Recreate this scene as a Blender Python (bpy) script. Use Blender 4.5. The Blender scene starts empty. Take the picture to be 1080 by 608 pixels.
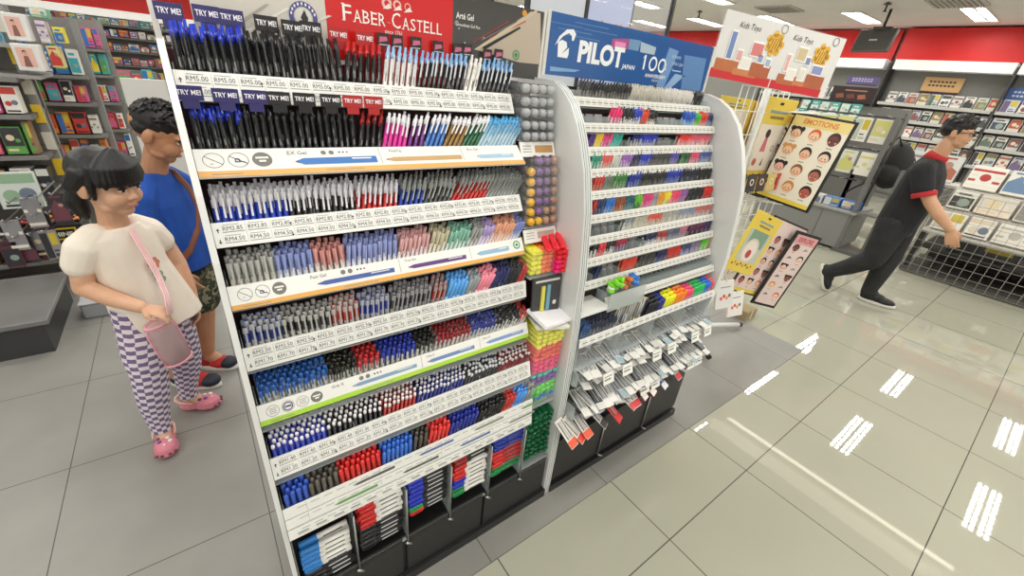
import bpy, bmesh, math, random
from mathutils import Vector, Matrix, Euler
random.seed(7)
C = bpy.context.scene.collection
PI = math.pi
# ---------------------------------------------------------------- camera
H = 1.537
FPX = 437.7517
RC = ((0.8065100913308807, -0.5838870912905952, 0.09282961383988607),
      (-0.2014948039610748, -0.41907214942527304, -0.8853125874812635),
      (0.5558248973895846, 0.6953088509434421, -0.45563613250220614))
def ray(px, py):
    c = (px - 540.0, py - 304.0, FPX)
    return Vector([sum(RC[k][i] * c[k] for k in range(3)) for i in range(3)])
def aty(px, py, y):
    d = ray(px, py); t = y / d.y
    return Vector((d.x * t, y, H + d.z * t))
def atx(px, py, x):
    d = ray(px, py); t = x / d.x
    return Vector((x, d.y * t, H + d.z * t))
def atz(px, py, z=0.0):
    d = ray(px, py); t = (z - H) / d.z
    return Vector((d.x * t, d.y * t, z))
cam = bpy.data.cameras.new('camera'); co = bpy.data.objects.new('camera', cam); C.objects.link(co)
cam.sensor_fit = 'HORIZONTAL'; cam.sensor_width = 36; cam.lens = FPX / 1080 * 36; cam.clip_start = 0.02; cam.clip_end = 100
R3 = Matrix((RC[0], [-v for v in RC[1]], [-v for v in RC[2]])).transposed()
co.matrix_world = Matrix.Translation((0, 0, H)) @ R3.to_4x4()
bpy.context.scene.camera = co

# ---------------------------------------------------------------- materials
def lin(c):
    if isinstance(c, str):
        c = c.lstrip('#'); c = [int(c[i:i + 2], 16) / 255 for i in (0, 2, 4)]
    return tuple((v / 12.92 if v <= .04045 else ((v + .055) / 1.055) ** 2.4) for v in c[:3])
_m = {}
def M(col, rough=.45, metal=0.0, emit=0.0, alpha=1.0, trans=0.0, spec=.5, coat=0.0):
    key = (col, rough, metal, emit, alpha, trans, spec, coat)
    if key in _m: return _m[key]
    m = bpy.data.materials.new('mat_' + str(col).lstrip('#')); m.use_nodes = True
    b = m.node_tree.nodes['Principled BSDF']; l = lin(col)
    b.inputs['Base Color'].default_value = (*l, 1); b.inputs['Roughness'].default_value = rough
    b.inputs['Metallic'].default_value = metal; b.inputs['Specular IOR Level'].default_value = spec
    b.inputs['Coat Weight'].default_value = coat
    b.inputs['Transmission Weight'].default_value = trans
    if emit:
        b.inputs['Emission Color'].default_value = (*l, 1); b.inputs['Emission Strength'].default_value = emit
    if alpha < 1:
        b.inputs['Alpha'].default_value = alpha
    _m[key] = m; return m
def noise_mat(name, c1, c2, scale, rough=.5, detail=4, bump=0.0, coat=0.0):
    m = bpy.data.materials.new(name); m.use_nodes = True; nt = m.node_tree; b = nt.nodes['Principled BSDF']
    tc = nt.nodes.new('ShaderNodeTexCoord'); n = nt.nodes.new('ShaderNodeTexNoise'); r = nt.nodes.new('ShaderNodeValToRGB')
    n.inputs['Scale'].default_value = scale; n.inputs['Detail'].default_value = detail
    r.color_ramp.elements[0].color = (*lin(c1), 1); r.color_ramp.elements[1].color = (*lin(c2), 1)
    r.color_ramp.elements[0].position = .35; r.color_ramp.elements[1].position = .65
    nt.links.new(tc.outputs['Object'], n.inputs['Vector']); nt.links.new(n.outputs['Fac'], r.inputs['Fac'])
    nt.links.new(r.outputs['Color'], b.inputs['Base Color']); b.inputs['Roughness'].default_value = rough
    b.inputs['Coat Weight'].default_value = coat
    if bump:
        bp = nt.nodes.new('ShaderNodeBump'); bp.inputs['Strength'].default_value = bump; bp.inputs['Distance'].default_value = .002
        nt.links.new(n.outputs['Fac'], bp.inputs['Height']); nt.links.new(bp.outputs['Normal'], b.inputs['Normal'])
    return m
def tile_mat(name, c1, c2, joint, ox, oy, size, rough, nscale, jw=.004, spec=.5):
    """square floor tiles with dark joints; ox, oy = a joint crossing"""
    m = bpy.data.materials.new(name); m.use_nodes = True; nt = m.node_tree; b = nt.nodes['Principled BSDF']
    L = nt.links.new; N = nt.nodes.new
    g = N('ShaderNodeNewGeometry'); sep = N('ShaderNodeSeparateXYZ'); L(g.outputs['Position'], sep.inputs[0])
    ms = []
    for ax, o in (('X', ox), ('Y', oy)):
        a = N('ShaderNodeMath'); a.operation = 'SUBTRACT'; L(sep.outputs[ax], a.inputs[0]); a.inputs[1].default_value = o - 200 * size
        p = N('ShaderNodeMath'); p.operation = 'MODULO'; L(a.outputs[0], p.inputs[0]); p.inputs[1].default_value = size
        q = N('ShaderNodeMath'); q.operation = 'PINGPONG'; L(p.outputs[0], q.inputs[0]); q.inputs[1].default_value = size / 2
        s = N('ShaderNodeMath'); s.operation = 'LESS_THAN'; L(q.outputs[0], s.inputs[0]); s.inputs[1].default_value = jw / 2
        ms.append(s)
    mx = N('ShaderNodeMath'); mx.operation = 'MAXIMUM'; L(ms[0].outputs[0], mx.inputs[0]); L(ms[1].outputs[0], mx.inputs[1])
    n = N('ShaderNodeTexNoise'); n.inputs['Scale'].default_value = nscale; n.inputs['Detail'].default_value = 6; L(g.outputs['Position'], n.inputs['Vector'])
    r = N('ShaderNodeValToRGB'); r.color_ramp.elements[0].position = .3; r.color_ramp.elements[1].position = .7
    r.color_ramp.elements[0].color = (*lin(c1), 1); r.color_ramp.elements[1].color = (*lin(c2), 1); L(n.outputs['Fac'], r.inputs['Fac'])
    mix = N('ShaderNodeMix'); mix.data_type = 'RGBA'; L(mx.outputs[0], mix.inputs[0]); L(r.outputs['Color'], mix.inputs[6]); mix.inputs[7].default_value = (*lin(joint), 1)
    L(mix.outputs[2], b.inputs['Base Color']); b.inputs['Roughness'].default_value = rough; b.inputs['Specular IOR Level'].default_value = spec
    return m
WHITE = M('#e9e8e3', .35); PANEL = M('#dcdcda', .32); CARD = M('#efeee6', .5); INK = M('#2a2a2c', .6); GREYINK = M('#8b8a86', .6)
ACR = M('#f2f6f6', .06, alpha=.06); ACREDGE = M('#c9d2d0', .15, alpha=.4); BLACK = M('#161616', .4); DARK = M('#252423', .5)
STEEL = M('#b9bab8', .3, .9); MAROON = M('#3b1a1c', .6)

# ---------------------------------------------------------------- mesh builder
class MB:
    def __init__(s): s.bm = bmesh.new(); s.mats = []
    def mi(s, m):
        if m not in s.mats: s.mats.append(m)
        return s.mats.index(m)
    def _new(s, verts, faces, m, mat=None, smooth=False):
        k = s.mi(m); vs = [s.bm.verts.new(mat @ Vector(v) if mat else Vector(v)) for v in verts]
        for f in faces:
            try:
                fc = s.bm.faces.new([vs[i] for i in f]); fc.material_index = k; fc.smooth = smooth
            except ValueError: pass
        return s
    def box(s, c, d, m, mat=None, bev=0.0):
        x, y, z = [v / 2 for v in d]; c = Vector(c)
        if bev > 0:
            b = min(bev, x * .9, y * .9, z * .9); vs = []; idx = {}
            for sx in (-1, 1):
                for sy in (-1, 1):
                    for sz in (-1, 1):
                        for a in range(3):
                            e = [sx * x, sy * y, sz * z]
                            for q in range(3):
                                if q != a: e[q] -= (sx, sy, sz)[q] * b
                            idx[(sx, sy, sz, a)] = len(vs); vs.append(c + Vector(e))
            fs = []
            for a in range(3):
                o1, o2 = (a + 1) % 3, (a + 2) % 3
                for sg in (-1, 1):
                    q = []
                    for p1, p2 in ((-1, -1), (1, -1), (1, 1), (-1, 1)):
                        t = [0, 0, 0]; t[a] = sg; t[o1] = p1; t[o2] = p2; q.append(idx[(*t, a)])
                    fs.append(q if sg > 0 else q[::-1])
                for p1 in (-1, 1):
                    for p2 in (-1, 1):
                        t = [0, 0, 0]; t[o1] = p1; t[o2] = p2
                        lo, hi = list(t), list(t); lo[a] = -1; hi[a] = 1
                        q = [idx[(*lo, o1)], idx[(*hi, o1)], idx[(*hi, o2)], idx[(*lo, o2)]]
                        fs.append(q if p1 * p2 > 0 else q[::-1])
            for sx in (-1, 1):
                for sy in (-1, 1):
                    for sz in (-1, 1):
                        q = [idx[(sx, sy, sz, a)] for a in range(3)]; fs.append(q if sx * sy * sz > 0 else q[::-1])
            return s._new(vs, fs, m, mat)
        v = [c + Vector((a * x, b * y, e * z)) for a in (-1, 1) for b in (-1, 1) for e in (-1, 1)]
        return s._new(v, [(0, 1, 3, 2), (4, 6, 7, 5), (0, 4, 5, 1), (2, 3, 7, 6), (0, 2, 6, 4), (1, 5, 7, 3)], m, mat)
    def lathe(s, prof, m, n=8, mat=None, smooth=True, sx=1, sy=1):
        """profile of (r,z) or (r,z,material) ; the material of a point covers the band above it"""
        vs = []; ring = []
        for p in prof:
            r, z = p[0], p[1]; ring.append(len(vs))
            for i in range(n):
                a = 2 * PI * i / n; vs.append((r * math.cos(a) * sx, r * math.sin(a) * sy, z))
        base = [s.bm.verts.new(mat @ Vector(v) if mat else Vector(v)) for v in vs]
        for j in range(len(prof) - 1):
            k = s.mi(prof[j][2] if len(prof[j]) > 2 else m)
            for i in range(n):
                f = s.bm.faces.new([base[ring[j] + i], base[ring[j] + (i + 1) % n], base[ring[j + 1] + (i + 1) % n], base[ring[j + 1] + i]]); f.material_index = k; f.smooth = smooth
        for j, rev in ((0, True), (len(prof) - 1, False)):
            if prof[j][0] > 1e-6:
                q = [base[ring[j] + i] for i in range(n)]
                f = s.bm.faces.new(q[::-1] if rev else q); f.material_index = s.mi((prof[j - 1] if j else prof[0])[2] if len(prof[0]) > 2 else m)
        return s
    def tube(s, pts, r, m, n=8, rs=None):
        pts = [Vector(p) for p in pts]; rings = []; k = s.mi(m)
        up = Vector((0, 0, 1)); prev = None
        for i, p in enumerate(pts):
            t = (pts[min(i + 1, len(pts) - 1)] - pts[max(i - 1, 0)]).normalized()
            a = (prev if prev else (up if abs(t.z) < .9 else Vector((1, 0, 0))))
            u = (a - t * a.dot(t)).normalized(); prev = u; w = t.cross(u)
            rr = rs[i] if rs else r
            rings.append([s.bm.verts.new(p + u * rr * math.cos(2 * PI * q / n) + w * rr * math.sin(2 * PI * q / n)) for q in range(n)])
        for a, b in zip(rings, rings[1:]):
            for q in range(n):
                f = s.bm.faces.new([a[q], a[(q + 1) % n], b[(q + 1) % n], b[q]]); f.material_index = k; f.smooth = True
        for rr, rv in ((rings[0], True), (rings[-1], False)):
            f = s.bm.faces.new(rr[::-1] if rv else rr); f.material_index = k
        return s
    def prism(s, out, t, m, mat=None):
        """outline in local XY (counter-clockwise), extruded from z=0 to z=t"""
        n = len(out); vs = [(x, y, 0) for x, y in out] + [(x, y, t) for x, y in out]
        fs = [tuple(range(n))[::-1], tuple(range(n, 2 * n))] + [(i, (i + 1) % n, n + (i + 1) % n, n + i) for i in range(n)]
        return s._new(vs, fs, m, mat)
    def ell(s, c, r, m, mat=None, n=12, k=8):
        prof = [(math.sin(PI * j / k), -math.cos(PI * j / k)) for j in range(k + 1)]
        prof[0] = (1e-4, -1); prof[-1] = (1e-4, 1)
        T = Matrix.Translation(Vector(c)) @ Matrix.Diagonal((*r, 1)); T = mat @ T if mat else T
        return s.lathe(prof, m, n, T)
    def mesh(s, me, m, mat):
        vs = [v.co for v in me.vertices]
        return s._new(vs, [tuple(p.vertices) for p in me.polygons], m, mat)
    def data(s, name):
        me = bpy.data.meshes.new(name); s.bm.to_mesh(me); s.bm.free()
        for m in s.mats: me.materials.append(m)
        return me
    def build(s, name, parent=None, mw=None):
        return link(name, s.data(name), parent, mw)
def link(name, me, parent=None, mw=None):
    o = bpy.data.objects.new(name, me); C.objects.link(o)
    if parent: o.parent = parent
    if mw is not None: o.matrix_basis = mw
    return o
def tag(o, label=None, cat=None, group=None, kind=None):
    if label: o['label'] = label
    if cat: o['category'] = cat
    if group: o['group'] = group
    if kind: o['kind'] = kind
    return o
def empty(name, loc=(0, 0, 0), rot=None):
    o = bpy.data.objects.new(name, None); C.objects.link(o); o.empty_display_size = .05
    o.location = loc
    if rot: o.rotation_euler = rot
    return o
def frame(o, u, v):
    """matrix with local X along u, local Y along v (v made square to u), Z out of the face, origin o"""
    u = Vector(u).normalized(); v = Vector(v); v = (v - u * u.dot(v)).normalized(); n = u.cross(v); o = Vector(o)
    return Matrix(((u.x, v.x, n.x, o.x), (u.y, v.y, n.y, o.y), (u.z, v.z, n.z, o.z), (0, 0, 0, 1)))
def axis_frame(o, d, face=(0, -1, 0)):
    """local Z along d, local -Y towards face"""
    d = Vector(d).normalized(); y = -Vector(face); y = (y - d * d.dot(y)).normalized(); x = y.cross(d); o = Vector(o)
    return Matrix(((x.x, y.x, d.x, o.x), (x.y, y.y, d.y, o.y), (x.z, y.z, d.z, o.z), (0, 0, 0, 1)))
_t = {}
def text_mesh(txt, depth=0.0, res=2, bold=0.0, shear=0.0):
    key = (txt, depth, res, bold, shear)
    if key in _t: return _t[key]
    cu = bpy.data.curves.new('txt', 'FONT'); cu.body = txt; cu.size = 1; cu.resolution_u = res if bold < .03 else 5; cu.extrude = depth; cu.offset = bold; cu.shear = shear
    ob = bpy.data.objects.new('txt', cu); C.objects.link(ob)
    dg = bpy.context.evaluated_depsgraph_get(); me = bpy.data.meshes.new_from_object(ob.evaluated_get(dg))
    bpy.data.objects.remove(ob); _t[key] = me; return me
def put_text(mb, txt, x, y, h, m, z=.0006, mat=None, width=None, bold=0.0, shear=0.0, rot=0.0):
    me = text_mesh(txt, 0, 2, bold, shear)
    if not len(me.vertices): return
    xs = [v.co.x for v in me.vertices]; w = max(xs) - min(xs); s = h / .72; sx = s if width is None else width / w
    T = Matrix.Translation((x, y, z)) @ Matrix.Rotation(rot, 4, 'Z') @ Matrix.Diagonal((sx, s, 1, 1)) @ Matrix.Translation((-min(xs), 0, 0))
    mb.mesh(me, m, mat @ T if mat else T)
def disc(mb, x, y, r, m, z=.0006, n=20, mat=None, hole=0):
    if hole:
        vs = [(x + q * math.cos(2 * PI * i / n), y + q * math.sin(2 * PI * i / n), z) for q in (hole, r) for i in range(n)]
        mb._new(vs, [(i, n + i, n + (i + 1) % n, (i + 1) % n) for i in range(n)], m, mat)
    else:
        mb._new([(x + r * math.cos(2 * PI * i / n), y + r * math.sin(2 * PI * i / n), z) for i in range(n)], [tuple(range(n))], m, mat)
def rect(mb, x0, y0, x1, y1, m, z=.0005, mat=None):
    mb._new([(x0, y0, z), (x1, y0, z), (x1, y1, z), (x0, y1, z)], [(0, 1, 2, 3)], m, mat)
def poly(mb, pts, m, z=.0007, mat=None):
    mb._new([(x, y, z) for x, y in pts], [tuple(range(len(pts)))], m, mat)


# ================================================================ people
def remesh(mb, voxel, smooth=2, name='tmp'):
    me = mb.data(name); o = bpy.data.objects.new(name, me); C.objects.link(o)
    r = o.modifiers.new('r', 'REMESH'); r.mode = 'VOXEL'; r.voxel_size = voxel; r.use_smooth_shade = True
    if smooth:
        s = o.modifiers.new('s', 'SMOOTH'); s.iterations = smooth; s.factor = .5
    dg = bpy.context.evaluated_depsgraph_get(); out = bpy.data.meshes.new_from_object(o.evaluated_get(dg))
    m = me.materials[0] if len(me.materials) else None
    bpy.data.objects.remove(o); out.materials.clear()
    if m: out.materials.append(m)
    for p in out.polygons: p.use_smooth = True
    return out
def limb(mb, pts, m, n=14):
    """a chain of (point, radius) joints as overlapping tapered capsules"""
    for (p, r), (q, t) in zip(pts, pts[1:]):
        p, q = Vector(p), Vector(q); L = (q - p).length
        if L < 1e-5: continue
        prof = [(1e-4, -r)] + [(r * math.cos(a), r * math.sin(a)) for a in (-1.1, -.7, -.3)] + [(r, 0), (t, L)] + [(t * math.cos(a), L + t * math.sin(a)) for a in (.3, .7, 1.1)] + [(1e-4, L + t)]
        mb.lathe(prof, m, n, axis_frame(p, q - p, (.31, -.77, .55)))
def torso(mb, rows, m, n=18):
    """rows of (centre, half width, half depth, right vector) from the bottom up"""
    rings = []; k = mb.mi(m)
    for c, hw, hd, rt in rows:
        c = Vector(c); rt = Vector(rt).normalized(); fw = Vector((0, 0, 1)).cross(rt).normalized()
        ring = []
        for i in range(n):
            a = 2 * PI * i / n; ca, sa = math.cos(a), math.sin(a)
            e = .8
            ring.append(mb.bm.verts.new(c + rt * hw * math.copysign(abs(ca) ** e, ca) + fw * hd * math.copysign(abs(sa) ** e, sa)))
        rings.append(ring)
    for a, b in zip(rings, rings[1:]):
        for i in range(n):
            f = mb.bm.faces.new([a[i], a[(i + 1) % n], b[(i + 1) % n], b[i]]); f.material_index = k; f.smooth = True
    for rr, rv in ((rings[0], True), (rings[-1], False)):
        f = mb.bm.faces.new(rr[::-1] if rv else rr); f.material_index = k
def head_frame(c, fwd, h, roll=0.0):
    f = Vector(fwd).normalized(); r = f.cross(Vector((0, 0, 1))).normalized(); u = r.cross(f)
    if roll:
        q = Matrix.Rotation(roll, 3, f); r = q @ r; u = q @ u
    c = Vector(c)
    return Matrix(((r.x * h, f.x * h, u.x * h, c.x), (r.y * h, f.y * h, u.y * h, c.y), (r.z * h, f.z * h, u.z * h, c.z), (0, 0, 0, 1)))
def head_shape(mb, T, m, child=True):
    E_ = lambda c, r: mb.ell(c, r, m, T, 16, 10)
    E_((0, -.06, .13), (.345, .41, .36)); E_((0, .08, -.1), (.295, .285, .36)); E_((0, .2, -.37), (.12, .12, .1))
    ck = .135 if child else .1
    for s in (-1, 1):
        E_((s * .15, .215, -.16), (ck, ck, ck * 1.05)); E_((s * .35, -.05, -.05), (.035, .085, .125)); E_((s * .33, -.03, -.12), (.03, .05, .05))
        E_((s * .16, .1, -.3), (.11, .14, .09)); E_((s * .045, .365, -.145), (.035, .035, .03)); E_((s * .13, .31, .075), (.1, .05, .035))
    E_((0, .385, -.125), (.04, .05, .042)); E_((0, .345, -.04), (.03, .05, .1))
    E_((0, .33, -.245), (.09, .035, .022)); E_((0, .325, -.285), (.075, .035, .024))
def face_parts(par, T, eye='#1b1413', brow='#241a17', lip='#b0695c', look=-.01, smile=0.0):
    for s in (-1, 1):
        mb = MB(); mb.ell((s * .128, .332, .0), (.07, .03, .026), M('#e6ddd6', .3), T, 12, 8); mb.ell((s * .128, .35, -.002), (.036, .016, .026), M(eye, .2), T, 12, 8)
        mb.ell((s * .128, .344, .021), (.078, .025, .010), M('#1d1514', .5), T, 12, 6)
        mb.build('eye', par)
        mb = MB(); mb.tube([T @ Vector(p) for p in ((s * .06, .362, .085), (s * .13, .352, .105), (s * .2, .31, .085))], .011 * T.col[0].length, M(brow, .8), 6); mb.build('eyebrow', par)
    mb = MB(); mb.tube([T @ Vector(p) for p in ((-.095, .33, -.262 + smile), (-.05, .362, -.268), (0, .37, -.27), (.05, .362, -.268), (.095, .33, -.262 + smile))], .013 * T.col[0].length, M(lip, .5), 6, [.006 * T.col[0].length, .016 * T.col[0].length, .018 * T.col[0].length, .016 * T.col[0].length, .006 * T.col[0].length]); mb.build('mouth', par)
def hand(mb, wrist, tip_dir, palm_n, L, m, curl=.9, thumb_side=1):
    """palm, four curled fingers of unequal length and a thumb; L = hand length, palm_n points out of the palm"""
    d = Vector(tip_dir).normalized(); n = Vector(palm_n); n = (n - d * d.dot(n)).normalized(); s = d.cross(n) * thumb_side; w = Vector(wrist)
    T = Matrix(((s.x, d.x, n.x, 0), (s.y, d.y, n.y, 0), (s.z, d.z, n.z, 0), (0, 0, 0, 1)))
    mb.ell((0, L * .27, 0), (L * .2, L * .27, L * .085), m, Matrix.Translation(w) @ T, 14, 8)
    for i, ln in enumerate((.42, .48, .45, .35)):
        off = (i - 1.5) * L * .115; p = w + d * L * .46 + s * -off; a = curl * (.5 + .1 * i); pts = [(w + d * L * .25 + s * -off * .8, L * .055)]
        dd = d.copy(); seg = ln * L / 3
        pts.append((p, L * .055))
        for q in range(3):
            dd = (Matrix.Rotation(-a, 3, s) @ dd) if (Matrix.Rotation(-a, 3, s) @ dd).dot(n) > (Matrix.Rotation(a, 3, s) @ dd).dot(n) else (Matrix.Rotation(a, 3, s) @ dd)
            p = p + dd * seg * (1.15 - .15 * q); pts.append((p, L * (.05 - .005 * q)))
        limb(mb, pts, m, 8)
    b = w + d * L * .12 + s * L * .14
    limb(mb, [(w + d * L * .1 + s * L * .08, L * .07), (b + s * L * .1 + d * L * .12 + n * L * .05, L * .06), (b + s * L * .12 + d * L * .27 + n * L * .13, L * .05), (b + s * L * .06 + d * L * .38 + n * L * .17, L * .042)], m, 8)
SKIN = noise_mat('skin_child', '#d2a080', '#dcae90', 14, .45); SKIN2 = noise_mat('skin_boy', '#b98460', '#c28d69', 14, .45); SKIN3 = noise_mat('skin_man', '#c79674', '#cf9f7d', 14, .45)
HAIR = noise_mat('hair_black', '#070605', '#120e0d', 60, .48, 3)
def strand_mat(name, c1, c2):
    return noise_mat(name, c1, c2, 90, .48, 3, .6)
HAIR2 = strand_mat('hair_brown_black', '#060505', '#0f0b0a')

# ---------------- girl
def make_girl():
    g = tag(empty('person', (-.27, 1.87, 0)), 'girl in a cream t-shirt and checked leggings holding a pink pouch', 'person')
    inv = Matrix.Translation((.27, -1.87, 0))
    rt = Vector((-.147, -.13, 0)).normalized()      # her right
    sk = MB()
    T = head_frame((-.241, 1.832, 1.108), (.77, -.62, -.15), .212, .03)
    head_shape(sk, T, SKIN)
    limb(sk, [((-.262, 1.86, .955), .042), ((-.258, 1.855, 1.02), .038), ((-.255, 1.85, 1.08), .045)], SKIN)
    torso(sk, [((-.25, 1.887, .52), .075, .06, rt), ((-.25, 1.887, .6), .085, .07, rt), ((-.258, 1.88, .7), .088, .072, rt), ((-.265, 1.872, .82), .095, .072, rt), ((-.268, 1.868, .915), .09, .055, rt), ((-.265, 1.865, .965), .05, .04, rt)], SKIN)
    # right arm (near the camera), forearm across the front
    limb(sk, [((-.335, 1.812, .915), .033), ((-.368, 1.81, .85), .034), ((-.383, 1.8, .775), .03), ((-.32, 1.752, .742), .029), ((-.248, 1.70, .715), .0215)], SKIN)
    hand(sk, (-.245, 1.697, .714), (.8, -.5, -.22), (-.25, .35, -.8), .115, SKIN, .75, -1)
    limb(sk, [((-.208, 1.922, .915), .033), ((-.16, 1.965, .84), .034), ((-.135, 1.965, .75), .03), ((-.122, 1.935, .66), .026), ((-.118, 1.915, .595), .02)], SKIN)
    hand(sk, (-.118, 1.914, .592), (.05, -.15, -1), (-.8, -.3, 0), .11, SKIN, .5, 1)
    # legs
    limb(sk, [((-.295, 1.84, .55), .055), ((-.31, 1.822, .34), .04), ((-.33, 1.826, .2), .034), ((-.336, 1.828, .07), .027), ((-.335, 1.79, .035), .026), ((-.333, 1.745, .028), .022)], SKIN)
    limb(sk, [((-.212, 1.92, .55), .055), ((-.203, 1.955, .32), .04), ((-.221, 1.99, .2), .034), ((-.235, 2.005, .075), .027), ((-.2, 1.995, .035), .026), ((-.16, 1.975, .028), .022)], SKIN)
    link('body', remesh(sk, .0036, 2), g, inv)
    face_parts(g, inv @ T, smile=.018)
    # hair: cap, fringe, side locks and a low ponytail
    hb = MB()
    hb.ell((0, -.05, .2), (.38, .415, .325), HAIR2, T, 18, 10); hb.ell((0, -.12, .03), (.365, .31, .33), HAIR2, T, 18, 10)
    for i in range(15):
        a = -.36 + .72 * i / 14; top = (a * .45, .16, .5 - abs(a) * .25)
        y = .355 - 1.25 * a * a
        limb(hb, [(T @ Vector(top), .017), (T @ Vector((a * .85, y - .01, .3)), .016), (T @ Vector((a * .98, y + .035, .14)), .012), (T @ Vector((a, y + .04, .075 + .02 * math.sin(i * 2.3))), .006)], HAIR2, 8)
    for s in (-1, 1):
        limb(hb, [(T @ Vector((s * .32, .1, .3)), .014), (T @ Vector((s * .345, .09, .05)), .012), (T @ Vector((s * .335, .1, -.14)), .006)], HAIR2, 8)
        for k in range(3): limb(hb, [(T @ Vector((s * .33, .0 - .05 * k, .2)), .02), (T @ Vector((s * .36, -.12 - .05 * k, .0)), .016), (T @ Vector((s * .2, -.32, -.14)), .015)], HAIR2, 8)
    limb(hb, [(T @ Vector((.02, -.34, -.1)), .022), (T @ Vector((.04, -.46, -.2)), .028), (T @ Vector((.07, -.48, -.38)), .03), (T @ Vector((.08, -.42, -.55)), .022), (T @ Vector((.08, -.36, -.64)), .008)], HAIR2)
    link('hair', remesh(hb, .0034, 1), g, inv)
    b = MB(); b.tube([T @ Vector((.02 + .1 * math.cos(t) , -.4 + .03 * math.sin(t), -.14 + .1 * math.sin(t))) for t in [2 * PI * i / 14 for i in range(15)]], .006, M('#2a2733', .5), 8); b.build('hair_tie', g, inv)
    # t-shirt
    tee = noise_mat('tee_cream', '#eee2d2', '#f4eadc', 9, .8)
    s = MB()
    torso(s, [((-.228, 1.895, .575), .132, .122, rt), ((-.231, 1.893, .6), .131, .118, rt), ((-.244, 1.886, .7), .12, .1, rt), ((-.26, 1.876, .8), .112, .086, rt), ((-.266, 1.87, .88), .11, .076, rt), ((-.267, 1.868, .93), .108, .064, rt), ((-.264, 1.866, .958), .07, .052, rt)], tee)
    limb(s, [((-.315, 1.825, .935), .045), ((-.348, 1.807, .905), .05), ((-.37, 1.807, .855), .047)], tee)
    limb(s, [((-.222, 1.908, .935), .045), ((-.188, 1.938, .9), .05), ((-.168, 1.952, .855), .047)], tee)
    link('shirt', remesh(s, .004, 3), g, inv)
    # print on the chest: a small coral flower over green leaves
    fw = Vector((0, 0, 1)).cross(rt).normalized()
    fw = fw if fw.y < 0 else -fw
    pm = frame(Vector((-.262, 1.876, .79)) + fw * .0965, -rt, (0, 0, 1))
    pr = MB()
    for k in range(6): disc(pr, .012 + .014 * math.cos(k * PI / 3), .032 + .014 * math.sin(k * PI / 3), .0095, M('#d98a78', .8), .001 + k * .0001, 12)
    disc(pr, .012, .032, .008, M('#e8c58a', .8), .002, 12)
    for x, y, r in ((.004, .0, .011), (.02, -.012, .012), (.006, -.022, .01), (.024, -.034, .012), (.014, -.044, .01)): disc(pr, x, y, r, M('#9aaf8f', .8), .0012 + x * .01, 10)
    for v in pr.bm.verts: v.co.z -= 1.6 * v.co.x * v.co.x + (.0 if v.co.y > 0 else -.18 * v.co.y * 0)
    pr.build('chest_print', g, inv @ pm @ Matrix.Rotation(-.06, 4, 'X'))
    # leggings: woven checks that follow each leg
    lg = bpy.data.materials.new('leggings_check'); lg.use_nodes = True; nt = lg.node_tree; bs = nt.nodes['Principled BSDF']
    uv = nt.nodes.new('ShaderNodeUVMap'); ch = nt.nodes.new('ShaderNodeTexChecker'); ch.inputs['Scale'].default_value = 1
    wv = nt.nodes.new('ShaderNodeTexNoise'); wv.inputs['Scale'].default_value = 2.2; ad = nt.nodes.new('ShaderNodeVectorMath'); ad.operation = 'MULTIPLY_ADD'; ad.inputs[1].default_value = (.35, .35, 0)
    nt.links.new(uv.outputs[0], wv.inputs['Vector']); nt.links.new(wv.outputs['Color'], ad.inputs[0]); nt.links.new(uv.outputs[0], ad.inputs[2]); nt.links.new(ad.outputs[0], ch.inputs['Vector'])
    ch.inputs['Color1'].default_value = (*lin('#e6dbe2'), 1); ch.inputs['Color2'].default_value = (*lin('#75648a'), 1)
    nt.links.new(ch.outputs['Color'], bs.inputs['Base Color']); bs.inputs['Roughness'].default_value = .85
    lb = MB(); uvl = lb.bm.loops.layers.uv.new('UVMap'); k = lb.mi(lg)
    for path in ([((-.272, 1.862, .66), .085), ((-.28, 1.853, .56), .084), ((-.3, 1.83, .46), .072), ((-.308, 1.82, .37), .06), ((-.316, 1.822, .32), .058), ((-.326, 1.822, .24), .053), ((-.334, 1.828, .16), .043), ((-.337, 1.83, .1), .036), ((-.337, 1.83, .078), .036)],
                 [((-.222, 1.908, .66), .085), ((-.216, 1.915, .56), .084), ((-.207, 1.93, .46), .072), ((-.2, 1.948, .37), .06), ((-.202, 1.965, .32), .058), ((-.212, 1.985, .24), .053), ((-.228, 2.0, .16), .043), ((-.237, 2.006, .1), .036), ((-.238, 2.006, .078), .036)]):
        rings = []; n = 24; vlen = 0; vs = []
        for i, (p, r) in enumerate(path):
            p = Vector(p)
            if i: vlen += (p - Vector(path[i - 1][0])).length
            vs.append(vlen); rings.append([lb.bm.verts.new(p + Vector((r * math.cos(2 * PI * q / n), r * math.sin(2 * PI * q / n), 0))) for q in range(n)])
        for i in range(len(rings) - 1):
            for q in range(n):
                fc = lb.bm.faces.new([rings[i][q], rings[i + 1][q], rings[i + 1][(q + 1) % n], rings[i][(q + 1) % n]]); fc.smooth = True; fc.material_index = k
                for lp, (a, b) in zip(fc.loops, ((q, i), (q, i + 1), (q + 1, i + 1), (q + 1, i))): lp[uvl].uv = (a / n * 14 + .02, vs[b] / .0175 + .02)
    lo = lb.build('leggings', g, inv)
    # clogs
    def clog(heel, toe, lab):
        heel, toe = Vector(heel), Vector(toe); d = (toe - heel); L = d.length; d.normalize(); 
        F = Matrix.Translation(heel) @ Matrix(((d.y, d.x, 0, 0), (-d.x, d.y, 0, 0), (0, 0, 1, 0), (0, 0, 0, 1)))
        pk = M('#d98493', .5); sb = MB()
        sb.ell((0, L * .3, .02), (.036, L * .32, .02), pk, F); sb.ell((0, L * .68, .022), (.044, L * .34, .022), pk, F)
        sb.ell((0, L * .68, .036), (.041, L * .31, .03), pk, F); sb.ell((0, L * .3, .028), (.036, L * .3, .018), pk, F)
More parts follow.
